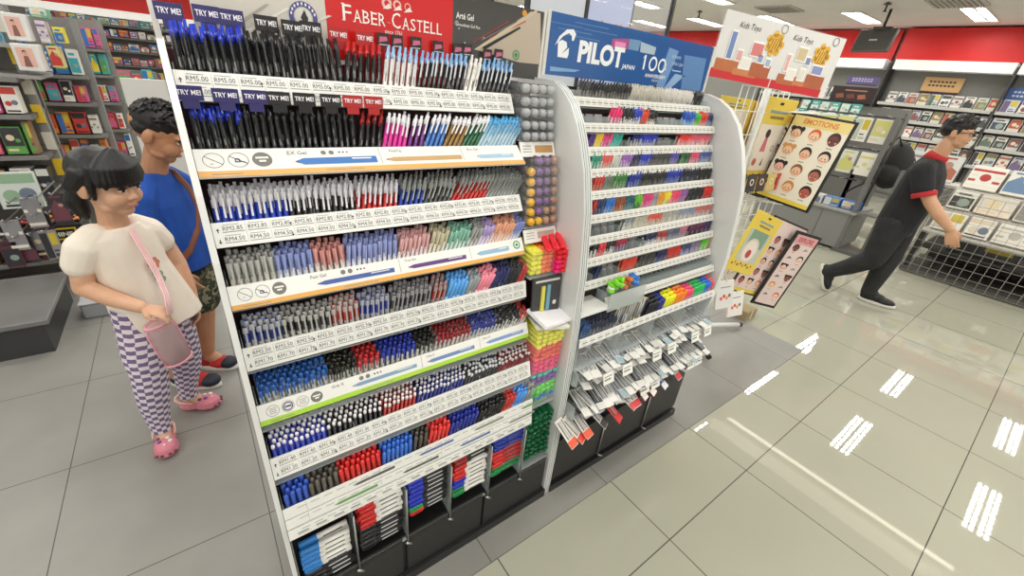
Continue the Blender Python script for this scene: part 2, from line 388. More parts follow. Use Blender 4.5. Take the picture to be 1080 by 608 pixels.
        sh = link('clog', remesh(sb, .003, 2), g, inv); sh['label'] = lab
        st = MB(); st.tube([F @ Vector(p) for p in ((-.036, L * .42, .05), (-.036, L * .15, .062), (-.02, L * .0, .066), (0, -.006, .067), (.02, L * .0, .066), (.036, L * .15, .062), (.036, L * .42, .05))], .0055, M('#e8b9a8', .5), 8); st.build('heel_strap', sh)
        hs = MB()
        for a, b in ((-.6, .9), (-.2, .98), (.25, .98), (.62, .9)): hs.ell((.044 * math.sin(a * 1.35) * .98, L * (.68 + .31 * math.cos(a)), .028), (.007, .007, .004), M('#6d3742', .7), F, 8, 6)
        hs.build('vent_hole', sh)
        ch_ = MB()
        for x, y, c in ((-.012, .62, '#e9e2ea'), (.014, .7, '#7d4a86'), (.0, .8, '#e8c9d2'), (.018, .56, '#5b3a6a'), (-.02, .74, '#f0e6d8')): ch_.ell((x, L * y, .064 - 3.2 * abs(y - .66) ** 2 * .1), (.008, .009, .006), M(c, .4), F, 10, 6)
        ch_.build('charm', sh)
    clog((-.337, 1.885, 0), (-.333, 1.715, 0), 'pink clog with charms, pointing to the camera')
    clog((-.285, 2.03, 0), (-.128, 1.963, 0), 'pink clog with charms, pointing to the pens')
    return g
make_girl()
# pouch held by the girl
def make_pouch():
    t = tag(empty('bottle_pouch', (-.208, 1.70, .558)), 'pink mesh pouch with a silver can, held by the girl', 'pouch')
    pm = M('#e8b4bc', .5, alpha=.42); F = Matrix.Rotation(.6, 4, 'Z') @ Matrix.Rotation(-.16, 4, 'Y')
    b = MB(); b.lathe([(.036, -.09), (.046, -.084), (.048, -.02), (.047, .06), (.044, .085), (.036, .094), (1e-4, .098)], pm, 24, F, True, 1, .72); b.build('sleeve', t)
    b = MB(); b.lathe([(.034, -.08), (.038, -.074), (.038, .05), (.033, .062)], noise_mat('can_silver', '#9aa59c', '#b9c1b9', 25, .35), 24, F, True, 1, .72); b.build('can', t)
    b = MB()
    for z, r in ((.09, .039), (-.086, .044)): b.tube([F @ Vector((r * math.cos(a), r * .72 * math.sin(a), z)) for a in [2 * PI * i / 24 for i in range(25)]], .005, M('#e9a3ae', .5), 8)
    for a in (0, PI): b.tube([F @ Vector((r * math.cos(a), 0, z)) for r, z in ((.044, -.086), (.048, -.02), (.047, .06), (.039, .09))], .0035, M('#e9a3ae', .5), 6)
    b.build('piping', t)
    b = MB()
    inv = Matrix.Translation((.208, -1.70, -.558))
    pts = [(-.175, 1.655, .69), (-.172, 1.70, .74), (-.182, 1.745, .80), (-.195, 1.772, .86), (-.21, 1.80, .91), (-.222, 1.835, .948), (-.225, 1.868, .97), (-.228, 1.9, .968)]
    for sft in (-1, 0, 1):
        b.tube([inv @ (Vector(p) + Vector((.0055 * sft, .004 * sft, 0))) for p in pts], .0038, M('#ecc3c4', .5), 6)
    b.build('strap', t)
make_pouch()

# ---------------- boy
def make_boy():
    g = tag(empty('person', (-.14, 2.26, 0)), 'boy in a blue t-shirt and camouflage shorts bending over the pens', 'person'); inv = Matrix.Translation((.14, -2.26, 0))
    rt = Vector((-.5, -.8, 0)).normalized(); sk = MB()
    T = head_frame((-.088, 2.225, 1.2), (.86, -.3, -.42), .222)
    head_shape(sk, T, SKIN2)
    limb(sk, [((-.15, 2.27, 1.02), .048), ((-.13, 2.255, 1.08), .044), ((-.105, 2.24, 1.14), .046)], SKIN2)
    torso(sk, [((-.14, 2.265, .56), .095, .08, rt), ((-.14, 2.265, .68), .1, .08, rt), ((-.145, 2.265, .82), .105, .078, rt), ((-.15, 2.268, .95), .115, .07, rt), ((-.15, 2.27, 1.03), .06, .045, rt)], SKIN2)
    limb(sk, [((-.205, 2.17, .99), .046), ((-.222, 2.13, .89), .038), ((-.22, 2.1, .8), .034), ((-.185, 2.09, .71), .031), ((-.15, 2.1, .645), .024)], SKIN2)
    hand(sk, (-.149, 2.1, .642), (.4, .05, -.9), (.2, .9, .1), .135, SKIN2, .5, 1)
    limb(sk, [((-.09, 2.36, .99), .046), ((-.06, 2.38, .89), .038), ((-.03, 2.36, .8), .034), ((.0, 2.3, .74), .03), ((.02, 2.25, .72), .024)], SKIN2)
    hand(sk, (.02, 2.25, .72), (.4, -.8, -.2), (0, 0, -1), .13, SKIN2, .5, 1)
    limb(sk, [((-.105, 2.31, .56), .078), ((-.112, 2.27, .38), .052), ((-.135, 2.3, .24), .05), ((-.15, 2.315, .08), .033), ((-.1, 2.285, .04), .03)], SKIN2)
    limb(sk, [((-.17, 2.22, .56), .078), ((-.225, 2.2, .37), .052), ((-.265, 2.22, .23), .05), ((-.285, 2.22, .08), .033), ((-.235, 2.185, .04), .03)], SKIN2)
    link('body', remesh(sk, .004, 2), g, inv)
    face_parts(g, inv @ T)
    hb = MB(); hb.ell((0, -.06, .2), (.36, .405, .32), HAIR, T, 18, 10); hb.ell((0, -.14, .07), (.35, .29, .22), HAIR, T, 18, 10)
    rnd = random.Random(3)
    for i in range(170):
        a = rnd.uniform(0, 2 * PI); e = rnd.uniform(.15, 1.4); n = Vector((math.cos(a) * math.cos(e), math.sin(a) * math.cos(e), math.sin(e)))
        p = Vector((0, -.06, .2)) + Vector((n.x * .35, n.y * .395, n.z * .31)); t = p + n * .055 + Vector((0, .05, .03))
        if p.y > .22 and p.z < .22: continue
        limb(hb, [(T @ p, .007), (T @ t, .0022)], HAIR, 6)
    link('hair', remesh(hb, .003, 0), g, inv)
    tee = noise_mat('tee_blue', '#0f46a0', '#1650ae', 12, .8); s = MB()
    torso(s, [((-.132, 2.26, .63), .135, .112, rt), ((-.135, 2.26, .68), .13, .108, rt), ((-.14, 2.262, .8), .127, .1, rt), ((-.146, 2.265, .92), .13, .09, rt), ((-.15, 2.27, 1.0), .115, .072, rt), ((-.15, 2.272, 1.045), .062, .05, rt)], tee)
    limb(s, [((-.185, 2.2, 1.0), .052), ((-.212, 2.155, .96), .062), ((-.226, 2.125, .87), .056)], tee)
    limb(s, [((-.105, 2.335, 1.0), .052), ((-.08, 2.37, .96), .062), ((-.055, 2.385, .87), .056)], tee)
    link('shirt', remesh(s, .0045, 3), g, inv)
    st = MB(); fw = Vector((0, 0, 1)).cross(rt).normalized(); fw = fw if fw.y < 0 else -fw; fw = -fw if fw.x < 0 else fw
    pts = [Vector((-.12, 2.315, 1.045)), Vector((-.075, 2.27, 1.03)), Vector((-.04, 2.235, .97)), Vector((-.028, 2.2, .9)), Vector((-.045, 2.155, .82)), Vector((-.09, 2.12, .74)), Vector((-.14, 2.115, .69)), Vector((-.2, 2.15, .66))]
    for k in (-1, 0, 1): st.tube([inv @ (p + Vector((0, .004 * k, .008 * k))) for p in pts], .007, M('#7c4a33', .6), 6)
    st.build('strap', g)
    camo = bpy.data.materials.new('camouflage'); camo.use_nodes = True; nt = camo.node_tree; bs = nt.nodes['Principled BSDF']; tc = nt.nodes.new('ShaderNodeTexCoord'); n = nt.nodes.new('ShaderNodeTexNoise'); n.inputs['Scale'].default_value = 16; n.inputs['Detail'].default_value = 2
    r = nt.nodes.new('ShaderNodeValToRGB'); r.color_ramp.interpolation = 'CONSTANT'; els = r.color_ramp.elements; els[0].color = (*lin('#20221b'), 1); els[1].position = .44; els[1].color = (*lin('#5c5f48'), 1)
    for p_, c_ in ((.52, '#34382a'), (.58, '#8c8a70'), (.64, '#2a2c22')): e = els.new(p_); e.color = (*lin(c_), 1)
    nt.links.new(tc.outputs['Object'], n.inputs['Vector']); nt.links.new(n.outputs['Fac'], r.inputs['Fac']); nt.links.new(r.outputs['Color'], bs.inputs['Base Color']); bs.inputs['Roughness'].default_value = .85
    s = MB(); torso(s, [((-.14, 2.265, .55), .12, .1, rt), ((-.14, 2.265, .68), .112, .09, rt)], camo)
    limb(s, [((-.11, 2.3, .6), .09), ((-.108, 2.285, .48), .085), ((-.11, 2.275, .43), .082)], camo); limb(s, [((-.172, 2.22, .6), .09), ((-.185, 2.205, .48), .085), ((-.196, 2.2, .43), .082)], camo)
    link('shorts', remesh(s, .005, 3), g, inv)
    def trainer(heel, toe):
        heel, toe = Vector(heel), Vector(toe); d = toe - heel; L = d.length; d.normalize()
        F = Matrix.Translation(heel) @ Matrix(((d.y, d.x, 0, 0), (-d.x, d.y, 0, 0), (0, 0, 1, 0), (0, 0, 0, 1)))
        u = MB(); rd = noise_mat('trainer_red', '#a81d20', '#c22a2a', 20, .6)
        u.ell((0, L * .28, .045), (.036, L * .27, .045), rd, F); u.ell((0, L * .62, .036), (.042, L * .34, .034), rd, F); u.ell((0, L * .3, .075), (.034, L * .2, .03), rd, F)
        sh = link('trainer', remesh(u, .0035, 2), g, inv); sh['label'] = 'red and black trainer with a white sole'
        q = MB(); q.ell((0, L * .8, .038), (.042, L * .215, .03), M('#1c2230', .6), F, 14, 8); q.ell((0, L * .16, .045), (.037, L * .165, .036), M('#1c2230', .6), F, 14, 8); q.build('toe_cap', sh)
        q = MB(); q.lathe([(.038, 0), (.04, .006), (.04, .02), (.036, .024)], M('#dedcd6', .5), 20, F @ Matrix.Translation((0, L * .5, 0)), True, 1, L * .5 / .038); q.build('sole', sh)
        q = MB()
        for k in range(4): q.tube([F @ Vector((-.02, L * (.42 + .07 * k), .079 - .006 * k)), F @ Vector((0, L * (.43 + .07 * k), .086 - .007 * k)), F @ Vector((.02, L * (.42 + .07 * k), .079 - .006 * k))], .0035, M('#20222a', .6), 6)
        q.build('lace', sh)
        q = MB(); q.lathe([(.037, .08), (.038, .11), (.036, .125)], M('#5b7f99', .8), 14, F @ Matrix.Translation((0, L * .28, 0))); q.build('sock', sh)
    trainer((-.205, 2.355, 0), (-.035, 2.235, 0)); trainer((-.31, 2.245, 0), (-.12, 2.115, 0))
make_boy()

# ---------------- man
def make_man():
    g = tag(empty('person', (4.65, .76, 0)), 'man in a black polo shirt and glasses striding past the shop floor', 'person'); inv = Matrix.Translation((-4.65, -.76, 0))
    rt = Vector((-1, -.05, 0)).normalized(); sk = MB()
    T = head_frame((4.65, .695, 1.462), (0.02, -1, -.03), .228)
    head_shape(sk, T, SKIN3, False)
    limb(sk, [((4.65, .755, 1.24), .06), ((4.65, .735, 1.3), .055), ((4.65, .715, 1.38), .055)], SKIN3)
    torso(sk, [((4.65, .76, .72), .15, .1, rt), ((4.65, .755, .85), .15, .105, rt), ((4.65, .75, 1.0), .155, .11, rt), ((4.65, .755, 1.15), .165, .1, rt), ((4.65, .755, 1.24), .1, .06, rt)], SKIN3)
    limb(sk, [((4.47, .75, 1.18), .056), ((4.45, .69, 1.08), .05), ((4.44, .61, .975), .043), ((4.44, .53, .9), .041), ((4.45, .43, .82), .03)], SKIN3)
    hand(sk, (4.45, .428, .818), (.02, -.45, -.85), (1, .1, 0), .18, SKIN3, .55, 1)
    limb(sk, [((4.83, .76, 1.18), .056), ((4.86, .82, 1.06), .05), ((4.87, .87, .95), .043), ((4.87, .85, .83), .04), ((4.87, .8, .73), .03)], SKIN3)
    hand(sk, (4.87, .797, .725), (0, -.3, -.9), (-1, .1, 0), .18, SKIN3, .55, -1)
    limb(sk, [((4.72, .745, .74), .1), ((4.73, .70, .42), .065), ((4.715, .715, .24), .058), ((4.7, .72, .1), .04), ((4.72, .63, .045), .026)], SKIN3)
    limb(sk, [((4.57, .765, .74), .1), ((4.56, .775, .4), .065), ((4.56, .92, .28), .058), ((4.56, 1.05, .18), .04), ((4.56, 1.05, .1), .026)], SKIN3)
    link('body', remesh(sk, .0065, 2), g, inv)
    face_parts(g, inv @ T)
    hb = MB(); hb.ell((0, -.07, .21), (.365, .43, .315), HAIR, T, 18, 10); hb.ell((0, -.2, .08), (.36, .3, .26), HAIR, T, 18, 10)
    for s in (-1, 1): hb.ell((s * .31, -.06, .06), (.045, .16, .17), HAIR, T)
    rnd = random.Random(5)
    for i in range(60):
        a = rnd.uniform(0, 2 * PI); e = rnd.uniform(.3, 1.4); n = Vector((math.cos(a) * math.cos(e), math.sin(a) * math.cos(e), math.sin(e))); p = Vector((0, -.07, .21)) + Vector((n.x * .35, n.y * .42, n.z * .3))
        limb(hb, [(T @ p, .012), (T @ (p + n * .05 + Vector((0, .05, .02))), .005)], HAIR, 6)
    link('hair', remesh(hb, .006, 1), g, inv)
    gl = MB(); gm = M('#191919', .3)
    for s in (-1, 1):
        gl.tube([T @ Vector((s * .135 + .085 * math.cos(t), .39, -.005 + .062 * math.sin(t))) for t in [2 * PI * i / 16 for i in range(17)]], .0026, gm, 6)
        gl.tube([T @ Vector(p) for p in ((s * .22, .38, .02), (s * .33, .25, .02), (s * .365, -.04, .01), (s * .355, -.12, -.04))], .0026, gm, 6)
    gl.tube([T @ Vector(p) for p in ((-.05, .39, .01), (0, .405, .02), (.05, .39, .01))], .0026, gm, 6); gl.build('glasses', g, inv)
    polo = noise_mat('polo_black', '#131316', '#1b1b1f', 12, .8); s = MB()
    torso(s, [((4.65, .765, .7), .178, .135, rt), ((4.65, .76, .78), .178, .138, rt), ((4.65, .745, .93), .178, .142, rt), ((4.65, .742, 1.05), .182, .135, rt), ((4.65, .75, 1.16), .182, .118, rt), ((4.65, .755, 1.23), .13, .085, rt), ((4.65, .755, 1.265), .07, .066, rt)], polo)
    limb(s, [((4.52, .75, 1.2), .066), ((4.46, .745, 1.17), .075), ((4.445, .69, 1.06), .07)], polo); limb(s, [((4.78, .755, 1.2), .066), ((4.84, .765, 1.17), .075), ((4.865, .83, 1.05), .07)], polo)
    sh = link('polo_shirt', remesh(s, .0075, 3), g, inv)
    red = M('#b3262b', .8); q = MB()
    for a, b in (((4.443, .675, 1.035), (4.441, .655, .997)), ((4.867, .842, 1.028), (4.868, .855, .99))):
        a, b = Vector(a), Vector(b); q.lathe([(.071, 0), (.074, .004), (.074, .034), (.071, .038)], red, 18, axis_frame(a, b - a))
    c_ = q.build('cuff', sh); c_['label'] = 'red sleeve band'
    q = MB(); q.lathe([(.076, 0), (.07, .045), (.063, .06), (.06, .05)], red, 18, axis_frame((4.65, .75, 1.245), (0, -.35, 1))); c_ = q.build('collar', sh); c_['label'] = 'red collar'
    tr = noise_mat('trousers_dark', '#1d1d1f', '#262627', 14, .8); s = MB()
    torso(s, [((4.65, .76, .66), .16, .12, rt), ((4.65, .76, .8), .158, .12, rt)], tr)
    limb(s, [((4.72, .75, .74), .118), ((4.73, .71, .44), .088), ((4.715, .715, .26), .074), ((4.705, .72, .13), .06), ((4.705, .715, .085), .06)], tr)
    limb(s, [((4.575, .765, .74), .118), ((4.56, .775, .42), .088), ((4.56, .9, .295), .074), ((4.56, 1.0, .21), .062), ((4.56, 1.03, .185), .06)], tr)
    link('trousers', remesh(s, .0075, 3), g, inv)
    def shoe(F, L):
        bk = M('#151518', .6); u = MB(); u.ell((0, L * .25, .05), (.042, L * .25, .045), bk, F); u.ell((0, L * .62, .042), (.048, L * .36, .036), bk, F); u.ell((0, L * .27, .085), (.046, L * .2, .045), bk, F); u.ell((0, L * .45, .06), (.046, L * .25, .04), bk, F)
        h = link('shoe', remesh(u, .005, 2), g, inv)
        q = MB(); q.lathe([(.042, 0), (.046, .008), (.046, .026), (.043, .03)], M('#d6d2c6', .5), 20, F @ Matrix.Translation((0, L * .5, 0)), True, 1, L * .5 / .044); c_ = q.build('sole', h); c_['label'] = 'pale shoe sole'
    d = Vector((.06, -.24, 0)).normalized(); b = Matrix(((d.y, d.x, 0, 0), (-d.x, d.y, 0, 0), (0, 0, 1, 0), (0, 0, 0, 1)))
    shoe(Matrix.Translation((4.69, .765, 0)) @ b, .27)
    d = Vector((0, -1, 0)); b = Matrix(((-1, 0, 0, 0), (0, -1, 0, 0), (0, 0, 1, 0), (0, 0, 0, 1)))
    shoe(Matrix.Translation((4.56, 1.115, .225)) @ b @ Matrix.Rotation(-1.13, 4, 'X'), .25)
make_man()

# ================================================================ the room
CEIL = 3.0
white_tile = tile_mat('polished_tile', '#a3a292', '#aaa999', '#4a4842', .588, .352, .6, .025, 1.3, .004)
grey_tile = tile_mat('grey_matt_tile', '#817f7a', '#918f89', '#4a4845', -.638, .655 + .6 * 2, .6, .38, 2.2, .0035, .4)
fl = MB(); fl.box((3.5, 3.5, -.05), (26, 24, .1), white_tile); tag(fl.build('floor'), kind='structure')
GX, GY = 3.2, .655
fl = MB(); fl.box((-3.4 + GX / 2 - .1, GY + 2.0, .0008), (GX + 7.0, 4.0, .0022), grey_tile)
o = fl.build('floor_grey'); o['kind'] = 'structure'
for v in o.data.vertices: v.co.x = GX if v.co.x > 0 else -7
ce = MB(); ce.box((3.5, 4.5, CEIL + .05), (26, 26, .1), noise_mat('ceiling_paint', '#e6e4e0', '#ebe9e5', 2, .8)); tag(ce.build('ceiling'), kind='structure')
WX = 11.35
wl = MB(); wl.box((WX + .05, 3.0, CEIL / 2), (.1, 23, CEIL), M('#8b8b86', .7)); tag(wl.build('wall_right'), kind='structure')
red = noise_mat('red_fascia', '#d2201f', '#da2827', 3, .5)
tr = MB(); tr.box((WX - .12, -1.5, 2.72), (.24, 9.1, .5), red); tag(tr.build('trim_1'), kind='structure')
tr = MB(); tr.box((WX - .04, 9.0, 2.72), (.08, 11.7, .5), red); tag(tr.build('trim_2'), kind='structure')
WY = 14.0
wl = MB(); wl.box((0, WY + .05, CEIL / 2), (19, .1, CEIL), M('#a5a39c', .7)); tag(wl.build('wall_back'), kind='structure')
tr = MB(); tr.box((-3, WY - .1, 2.28), (12, .2, .6), red); tag(tr.build('trim_3'), kind='structure')

# ceiling lights: twin-tube louvred fixtures in a grid
LIGHT = 1.0
emit = M('#fffdf8', .5, emit=62.0); lframe = M('#e4e2dc', .5); louv = M('#d8d8d4', .3, .4)
def fixture():
    b = MB(); b.box((0, 0, -.012), (1.24, .02, .024), lframe, Matrix.Translation((0, -.14, 0))); b.box((0, .14, -.012), (1.24, .02, .024), lframe); b.box((.62, 0, -.012), (.02, .3, .024), lframe); b.box((-.62, 0, -.012), (.02, .3, .024), lframe)
    fr = b.data('frame'); b = MB()
    for yy in (-.1, -.04, .04, .1):
        for k in range(10): b._new([(-.577 + .12 * k, yy - .018, -.008), (-.577 + .12 * k, yy + .018, -.008), (-.503 + .12 * k, yy + .018, -.008), (-.503 + .12 * k, yy - .018, -.008)], [(0, 1, 2, 3)], emit)
    df = b.data('tubes')
    b = MB()
    for k in range(11): b.box((-.6 + k * .12, 0, -.008), (.006, .26, .012), louv)
    b.box((0, 0, -.003), (1.22, .27, .004), M('#cfcfca', .4))
    return fr, df, b.data('louvre')
FX = fixture()
shown = {(1, 1): 'nearer', (0, 0): ''}
for i in range(-3, 3):
    for j in range(-3, 8):
        x, y = 9.95 + 2.45 * (i - 2) - .0, .45 + 1.5 * j
        if x < -5 or y > 11 or (abs(x - 5.05) < .1 and abs(y - .45) < .1): continue
        t = tag(empty('ceiling_light', (x, y, CEIL)), None, 'light', 'twin-tube ceiling lights')
        t['label'] = 'bright twin-tube ceiling light in front of the red wall fascia' if (i == 2 and j in (1, 2, 3)) else ('ceiling light mirrored in the polished white floor tiles' if j <= 2 and x > 2 else 'twin-tube louvred ceiling light over the shop floor')
        for nm, me in zip(('frame', 'light_grille', 'louvre'), FX): link(nm, me, t)
t = tag(empty('linear_light', (5.92, .7, CEIL)), 'long thin ceiling light mirrored as a streak across the white floor', 'light')
b = MB(); b.box((0, 0, -.03), (.12, 3.4, .06), lframe); b.build('housing', t); b = MB(); b.box((.05, 0, -.063), (.07, 3.36, .006), M('#fff6e0', .5, emit=7.0)); b.build('tube', t); b = MB(); b.box((-.16, 0, -.004), (.32, 3.36, .006), M('#fff3da', .5, emit=1.6)); b.build('streak_fade_glow', t)  # added dim glowing strip stands in for lit ceiling, so the mirrored streak fades
# ceiling furniture
for (px, py, nm, lab) in ((936, 5, 'sprinkler', 'dark sprinkler head hanging under the ceiling above the monitor'), (738, 13, 'sprinkler', 'dark sprinkler head under the ceiling beside the showcase post')):
    p = atz(px, py, CEIL - .03); b = MB(); b.lathe([(.05, 0), (.05, .012), (.02, .02), (.02, .03)], M('#555450', .4), 12, Matrix.Translation((p.x, p.y, CEIL - .03))); b.lathe([(.012, -.09), (.03, -.085), (.012, -.07), (.012, 0)], M('#3a3936', .4), 8, Matrix.Translation((p.x, p.y, CEIL - .03)))
    tag(b.build(nm), lab, 'sprinkler')
for px, py, lab in ((822, 9, 'square slatted air vent flush in the ceiling left of the monitor'), (1010, 2, 'square slatted air vent in the ceiling above the right wall')):
    p = atz(px, py, CEIL); t = tag(empty('air_vent', (p.x, p.y, CEIL)), lab, 'vent')
    b = MB(); b.box((0, 0, -.01), (.6, .6, .02), M('#c4c1ba', .6)); b.build('frame', t); b = MB()
    for k in range(9): b.box((0, -.24 + .06 * k, -.024), (.54, .02, .01), M('#9d9a94', .6))
    b.build('slats', t)

# ================================================================ left pen stand
XW = .885                       # inner width of a bay
PROF = [(.765, .0), (.765, .55), (.772, .8), (.784, 1.0), (.812, 1.2), (.842, 1.31), (.875, 1.386), (.9, 1.433), (.935, 1.479), (.978, 1.513), (1.02, 1.533), (1.2, 1.54)]
def side_panel(x0, t, parent, z0=0.0, prof=PROF, stripe=True, name='side_panel'):
    pr = [(y, max(z, z0)) for y, z in prof if z >= z0 or z == 0] + [(1.24, 1.54), (1.24, z0)]
    b = MB(); T = Matrix(((0, 0, 1, x0), (1, 0, 0, 0), (0, 1, 0, 0), (0, 0, 0, 1)))
    b.prism(pr, t, PANEL, T); o = b.build(name, parent)
    if stripe:
        b = MB()
        for dx in (t * .5,):
            for (ya, za), (yb, zb) in zip(prof[:-1], prof[1:-1]):
                n = Vector((0, zb - za, ya - yb)).normalized() * -.0005
                q = [Vector((x0 + dx + s_ * .0011, y, z)) + n for y, z in ((ya, za), (yb, zb)) for s_ in (-1, 1)]
                b._new(q, [(0, 1, 3, 2)], M('#3c6a63', .5))
        s = b.build('edge_trim', o); s['label'] = 'dark green edging'
    return o
STR = [((1.034, 1.489), (1.009, 1.441)), ((.984, 1.360), (.936, 1.319)), ((.950, 1.228), (.926, 1.185)), ((.918, 1.104), (.893, 1.061)),
       ((.875, .978), (.863, .927)), ((.845, .844), (.828, .799)), ((.807, .715), (.792, .663)), ((.767, .586), (.755, .483))]
BX = .75                         # the pen trays end here, a narrow column follows
st = tag(empty('pen_stand', (.45, .95, 0)), 'white pen stand with curved side panels under the red and white header', 'display stand')
SI = Matrix.Translation((-.45, -.95, 0))
def sp(b, name, parent=None):
    o = b.build(name, parent or st)
    if (parent or st) is st: o.matrix_basis = SI
    return o
p = side_panel(-.0105, .0105, st, stripe=False); p.matrix_basis = SI
p = side_panel(.889, .014, st); p.matrix_basis = SI
b = MB(); b._new([(0, .865, .25), (XW, .865, .25), (XW, 1.12, 1.5), (0, 1.12, 1.5)], [(0, 1, 2, 3)], MAROON); b.box((.44, 1.2, .77), (.9, .02, 1.5), M('#4b2225', .6)); sp(b, 'back_panel')
b = MB(); b.box((.4425, .83, .13), (XW, .1, .18), BLACK)
for x in (.0, .297, .59): b.box((x + .145, .776, .131), (.285, .012, .18), DARK, bev=.003)
sp(b, 'base_drawers')
b = MB(); b.box((.44, .773, .02), (.9, .03, .04), M('#1b1b1b', .35)); b.box((.44, .79, .045), (.9, .02, .006), M('#3d3c3a', .3)); sp(b, 'kick_rail')
VIS = [.07, .066, .052, .044, .04, .03, .027, .034]
TDROP = [.0, .0, .0, .004, .008, .02, .02, .01]
PRICE = {0: ('RM5.00', 'RM5.00'), 2: ('RM2.85', 'RM4.50'), 4: ('RM2.50', 'RM1.70'), 6: ('RM1.40', 'RM1.20')}
icon = M('#77756f', .6)
def pen_picture(b, x, y, L, hgt, col, tip=INK, clip=True, ang=0.0):
    T = Matrix.Translation((x, y, 0)) @ Matrix.Rotation(ang, 4, 'Z')
    poly(b, [(0, hgt * .45), (L * .1, 0), (L, 0), (L, hgt), (L * .1, hgt * .9)], M(col, .5), .0008, T)
    poly(b, [(0, hgt * .45), (L * .035, hgt * .3), (L * .035, hgt * .62)], tip, .001, T)
    if clip: rect(b, L * .68, hgt * .62, L * .93, hgt * .8, M('#e9e7e0', .5), .001, T)
def ring_icon(b, x, y, r, k):
    disc(b, x, y, r, icon, .0006, 22, None, r * .93)
    if k == 2:
        disc(b, x, y, r, icon); rect(b, x - r * .65, y + r * .1, x + r * .65, y + r * .35, CARD, .0009); rect(b, x - r * .35, y - r * .35, x + r * .35, y - r * .1, CARD, .0009)
    elif k == 0:
        poly(b, [(x - r * .8, y + r * .55), (x - r * .75, y + r * .6), (x + r * .8, y - r * .55), (x + r * .75, y - r * .6)], INK); rect(b, x - r * .35, y - r * .5, x - r * .05, y - r * .42, icon)
    elif k == 1:
        poly(b, [(x - r * .85, y + r * .5), (x - r * .8, y + r * .56), (x + r * .85, y - r * .5), (x + r * .8, y - r * .56)], INK); disc(b, x - r * .1, y - r * .05, r * .28, M('#3b4468', .6), .0009, 10, None, r * .17); rect(b, x - r * .4, y - r * .3, x + r * .6, y - r * .2, M('#3b4468', .6))
    elif k == 3:
        for q in range(4): rect(b, x - r * .55, y + r * (.4 - .3 * q), x + r * .55, y + r * (.48 - .3 * q), icon)
    else:
        disc(b, x, y, r * .8, M('#5a4a63', .6), .0008, 18, None, r * .6); rect(b, x - r * .5, y - r * .15, x + r * .5, y + r * .15, M('#4a4f7a', .6), .0009)
